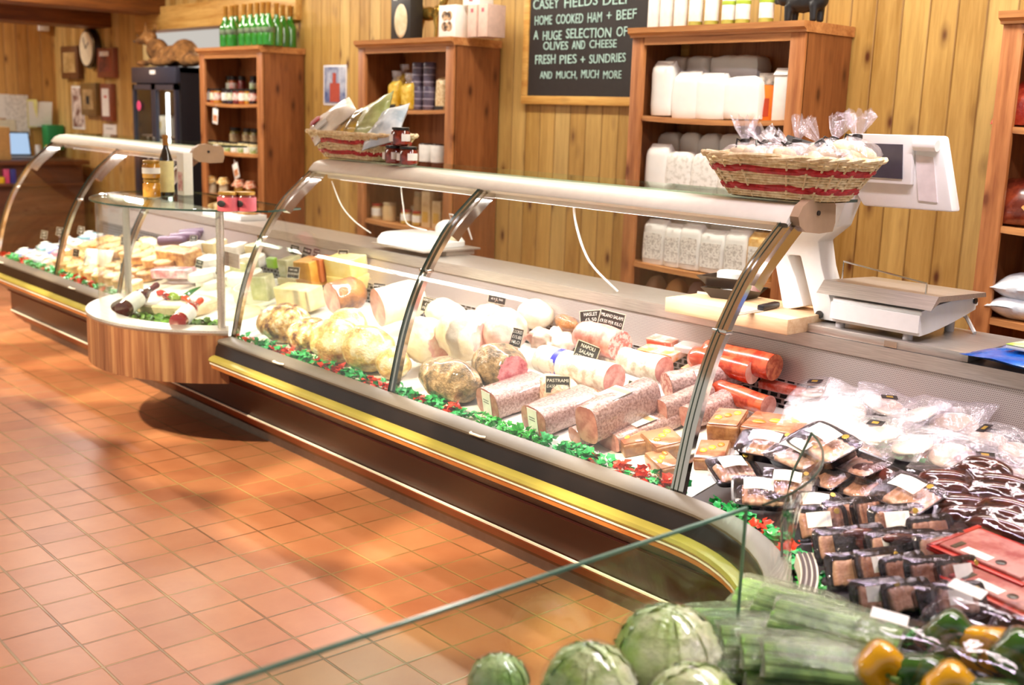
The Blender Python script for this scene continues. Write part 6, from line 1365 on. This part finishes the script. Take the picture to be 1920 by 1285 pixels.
# ------------------------------------------------------------------ the vegetable case in front of us
LET = two('lettuce_leaf', '#acd668', '#e8f4c2', 9, .3, .5, .34, .55, (1, 1, 1), .6, c3='#f2f8e0', det2=60)
def lettuce(label, cx, cy, rpx, lift, seed):
    p = on_deck(cx, cy, lift + .06); k = S(p); r = rpx * k; t = thing('lettuce', label, 'lettuce', p, seed)
    m = MB(); m.ell((0, 0, 0), (r * .965, r * .965, r * .92), 4, .06, 8, seed); m.build('heart', LET, t, 80)
    rr = random.Random(seed)
    for L_ in range(9):
        m = MB(); n = 14; P = []; ph = 2 * PI * L_ / 9 + rr.uniform(-.3, .3); up_ = rr.uniform(.1, .9)
        for i in range(n + 1):
            row = []
            for j in range(n + 1):
                u = (i / n - .5) * 1.5; v = (j / n - .5) * 1.5; th = ph + u; el = up_ + v * .9; e = max(abs(i / n - .5), abs(j / n - .5)) * 2
                R_ = r * (.96 + .04 * noise.noise(V((u * 6, v * 6, seed + L_))) + .05 * e ** 4 * (1 + .8 * math.sin(i * 2.1) * math.cos(j * 1.7)))
                row.append((R_ * math.cos(th) * math.cos(el), R_ * math.sin(th) * math.cos(el), R_ * math.sin(el) * .95))
            P.append(row)
        m.grid(P); m.build('leaf', LET, t, 80)
    m = MB(); m.ell((0, 0, 0), (r * 1.06, r * 1.06, r * 1.0), 4, .035, 16, seed + 3); m.build('film_wrap', FILM2, t, 80)
lettuce('large film-wrapped iceberg lettuce beside the wrapped green sticks', 1250, 1228, 98, .03, 1)
lettuce('film-wrapped iceberg lettuce at the bottom edge, second in size', 1105, 1290, 88, .02, 2)
lettuce('small-looking lettuce at the bottom edge nearest the glass', 935, 1282, 58, .0, 3)
lettuce('lettuce cut by the bottom edge below the large one', 1300, 1330, 90, .0, 4)
GST = two('green_stick', '#3f7a2c', '#8fc05c', 20, .35, .3); VFILM = POUCH.copy(); VFILM.name = 'grey_film'
for n_ in VFILM.node_tree.nodes:
    if n_.type == 'MIX_SHADER' and not n_.inputs[0].is_linked: n_.inputs[0].default_value = .16
    if n_.type == 'BSDF_GLOSSY': n_.inputs['Color'].default_value = (.5, .53, .46, 1)
    if n_.type == 'BSDF_DIFFUSE': n_.inputs[0].default_value = (.46, .50, .38, 1)
PALEG = two('pale_green_wrap', '#b8c8a0', '#e0e8cf', 10, .2, .8)
for i, (cx, cy, lf, yw, ln) in enumerate(((1480, 1142, .05, 16, .21), (1525, 1165, .06, 14, .22), (1565, 1192, .05, 18, .22), (1395, 1180, .05, 52, .20), (1425, 1200, .055, 48, .20), (1458, 1220, .05, 46, .20), (1500, 1240, .045, 44, .2), (1545, 1258, .04, 40, .2), (1590, 1262, .03, 36, .2), (1440, 1262, .03, 46, .2), (1395, 1245, .03, 50, .2), (1510, 1282, .02, 40, .2))):
    lf = (.045, .065, .08, .04, .05, .055, .06, .055, .03, .03, .025, .025)[i]; p = on_deck(cx, cy, lf); t = thing('wrapped_vegetable_pack', f'film-wrapped pack of green vegetable sticks, {ORD[i % 3]} of {"the three lying flat" if i < 3 else "the slanting fan, upper part" if i < 6 else "the slanting fan, middle part" if i < 9 else "the slanting fan, lowest part"}', 'vegetable pack', p, 0)
    for j in range(5):
        m = MB(); y = -.032 + .016 * j; m.tube([(-ln / 2 + ln * q_ / 5, y + .002 * math.sin(q_ + j), .012 + .006 * (j % 2)) for q_ in range(6)], [.011, .0105, .010, .010, .010, .011], 8); m.build('green_stick', GST, t)
    link('film_wrap', pillow_me('vw', ln * 1.1, .10, .04, VFILM, .006, 16, i % 3, 18, .4), t)
    t.rotation_euler = (R(math.radians(yw), 'Z') @ R(.25, 'X')).to_euler()
GPEP, YPEP = two('green_pepper', '#1c4a14', '#3c7a28', 5, .12, .8), two('yellow_pepper_skin', '#e0a010', '#f2c020', 4, .12, .8)
def pepper_me(i, mt):
    def f():
        m = MB(); P = []
        for z, k in ((.0, .25), (.005, .6), (.03, .95), (.055, 1.0), (.075, .9), (.085, .6), (.08, .25), (.074, .05)): P.append([((.042 * k) * (1 + .09 * math.cos(4 * a + i)) * math.cos(a), (.042 * k) * (1 + .09 * math.cos(4 * a + i)) * math.sin(a), z) for a in [2 * PI * q_ / 32 for q_ in range(32)]])
        m.grid(P, cv=True, cap0=True, cap1=True); return m.mesh('pepper', mt, 80)
    return cached(('pep', i % 2, mt.name), f)
STALK = C('pepper_stalk', '#6a8a3c', .5)
def film_me2(*a):
    me = film_me(*a).copy(); me.materials[0] = FILM2; return me
def pepper_pack(label, cx, cy, lf, yw, kinds, lab=True):
    p = on_deck(cx, cy, lf); t = thing('pepper_pack', label, 'pepper pack', p, 0)
    link('tray', tray_me(.20, .13, .025), t)
    for j, kd in enumerate(kinds):
        mt = YPEP if kd == 'y' else GPEP; o = link('pepper', pepper_me(j, mt), t); o.location = (-.048 + .096 * j, 0, .012 + .03); o.rotation_euler = (1.25, .2 * j, .4 - .7 * j); o.scale = (1.08,) * 3
        link('stalk', cached('pstalk', lambda: MB().tube([(0, 0, .07), (.002, 0, .09), (.01, 0, .1)], [.007, .005, .006], 8).mesh('pstalk', STALK)), o)
    link('film', film_me2(.20, .13, .03, .085, 2), t)
    if lab: m = MB(); m.box(-.05, .01, -.03, .0, .0, .0012, M=T(-.01, .03, .119) @ R(.1, 'Y')); m.build('white_label', LABW, t)
    t.rotation_euler = (R(math.radians(yw), 'Z') @ R(.2, 'X')).to_euler()
pepper_pack('tray of one green and one yellow pepper below the red-edged packs', 1835, 1235, .02, 4, 'gy')
pepper_pack('labelled tray of yellow and green pepper at the bottom edge', 1690, 1285, .01, 24, 'yg')
pepper_pack('tray of peppers at the bottom corner of the frame', 1835, 1335, .0, 10, 'yg', False)
pepper_pack('tray of green peppers at the very edge of the frame', 1955, 1270, .02, 12, 'gg', False)
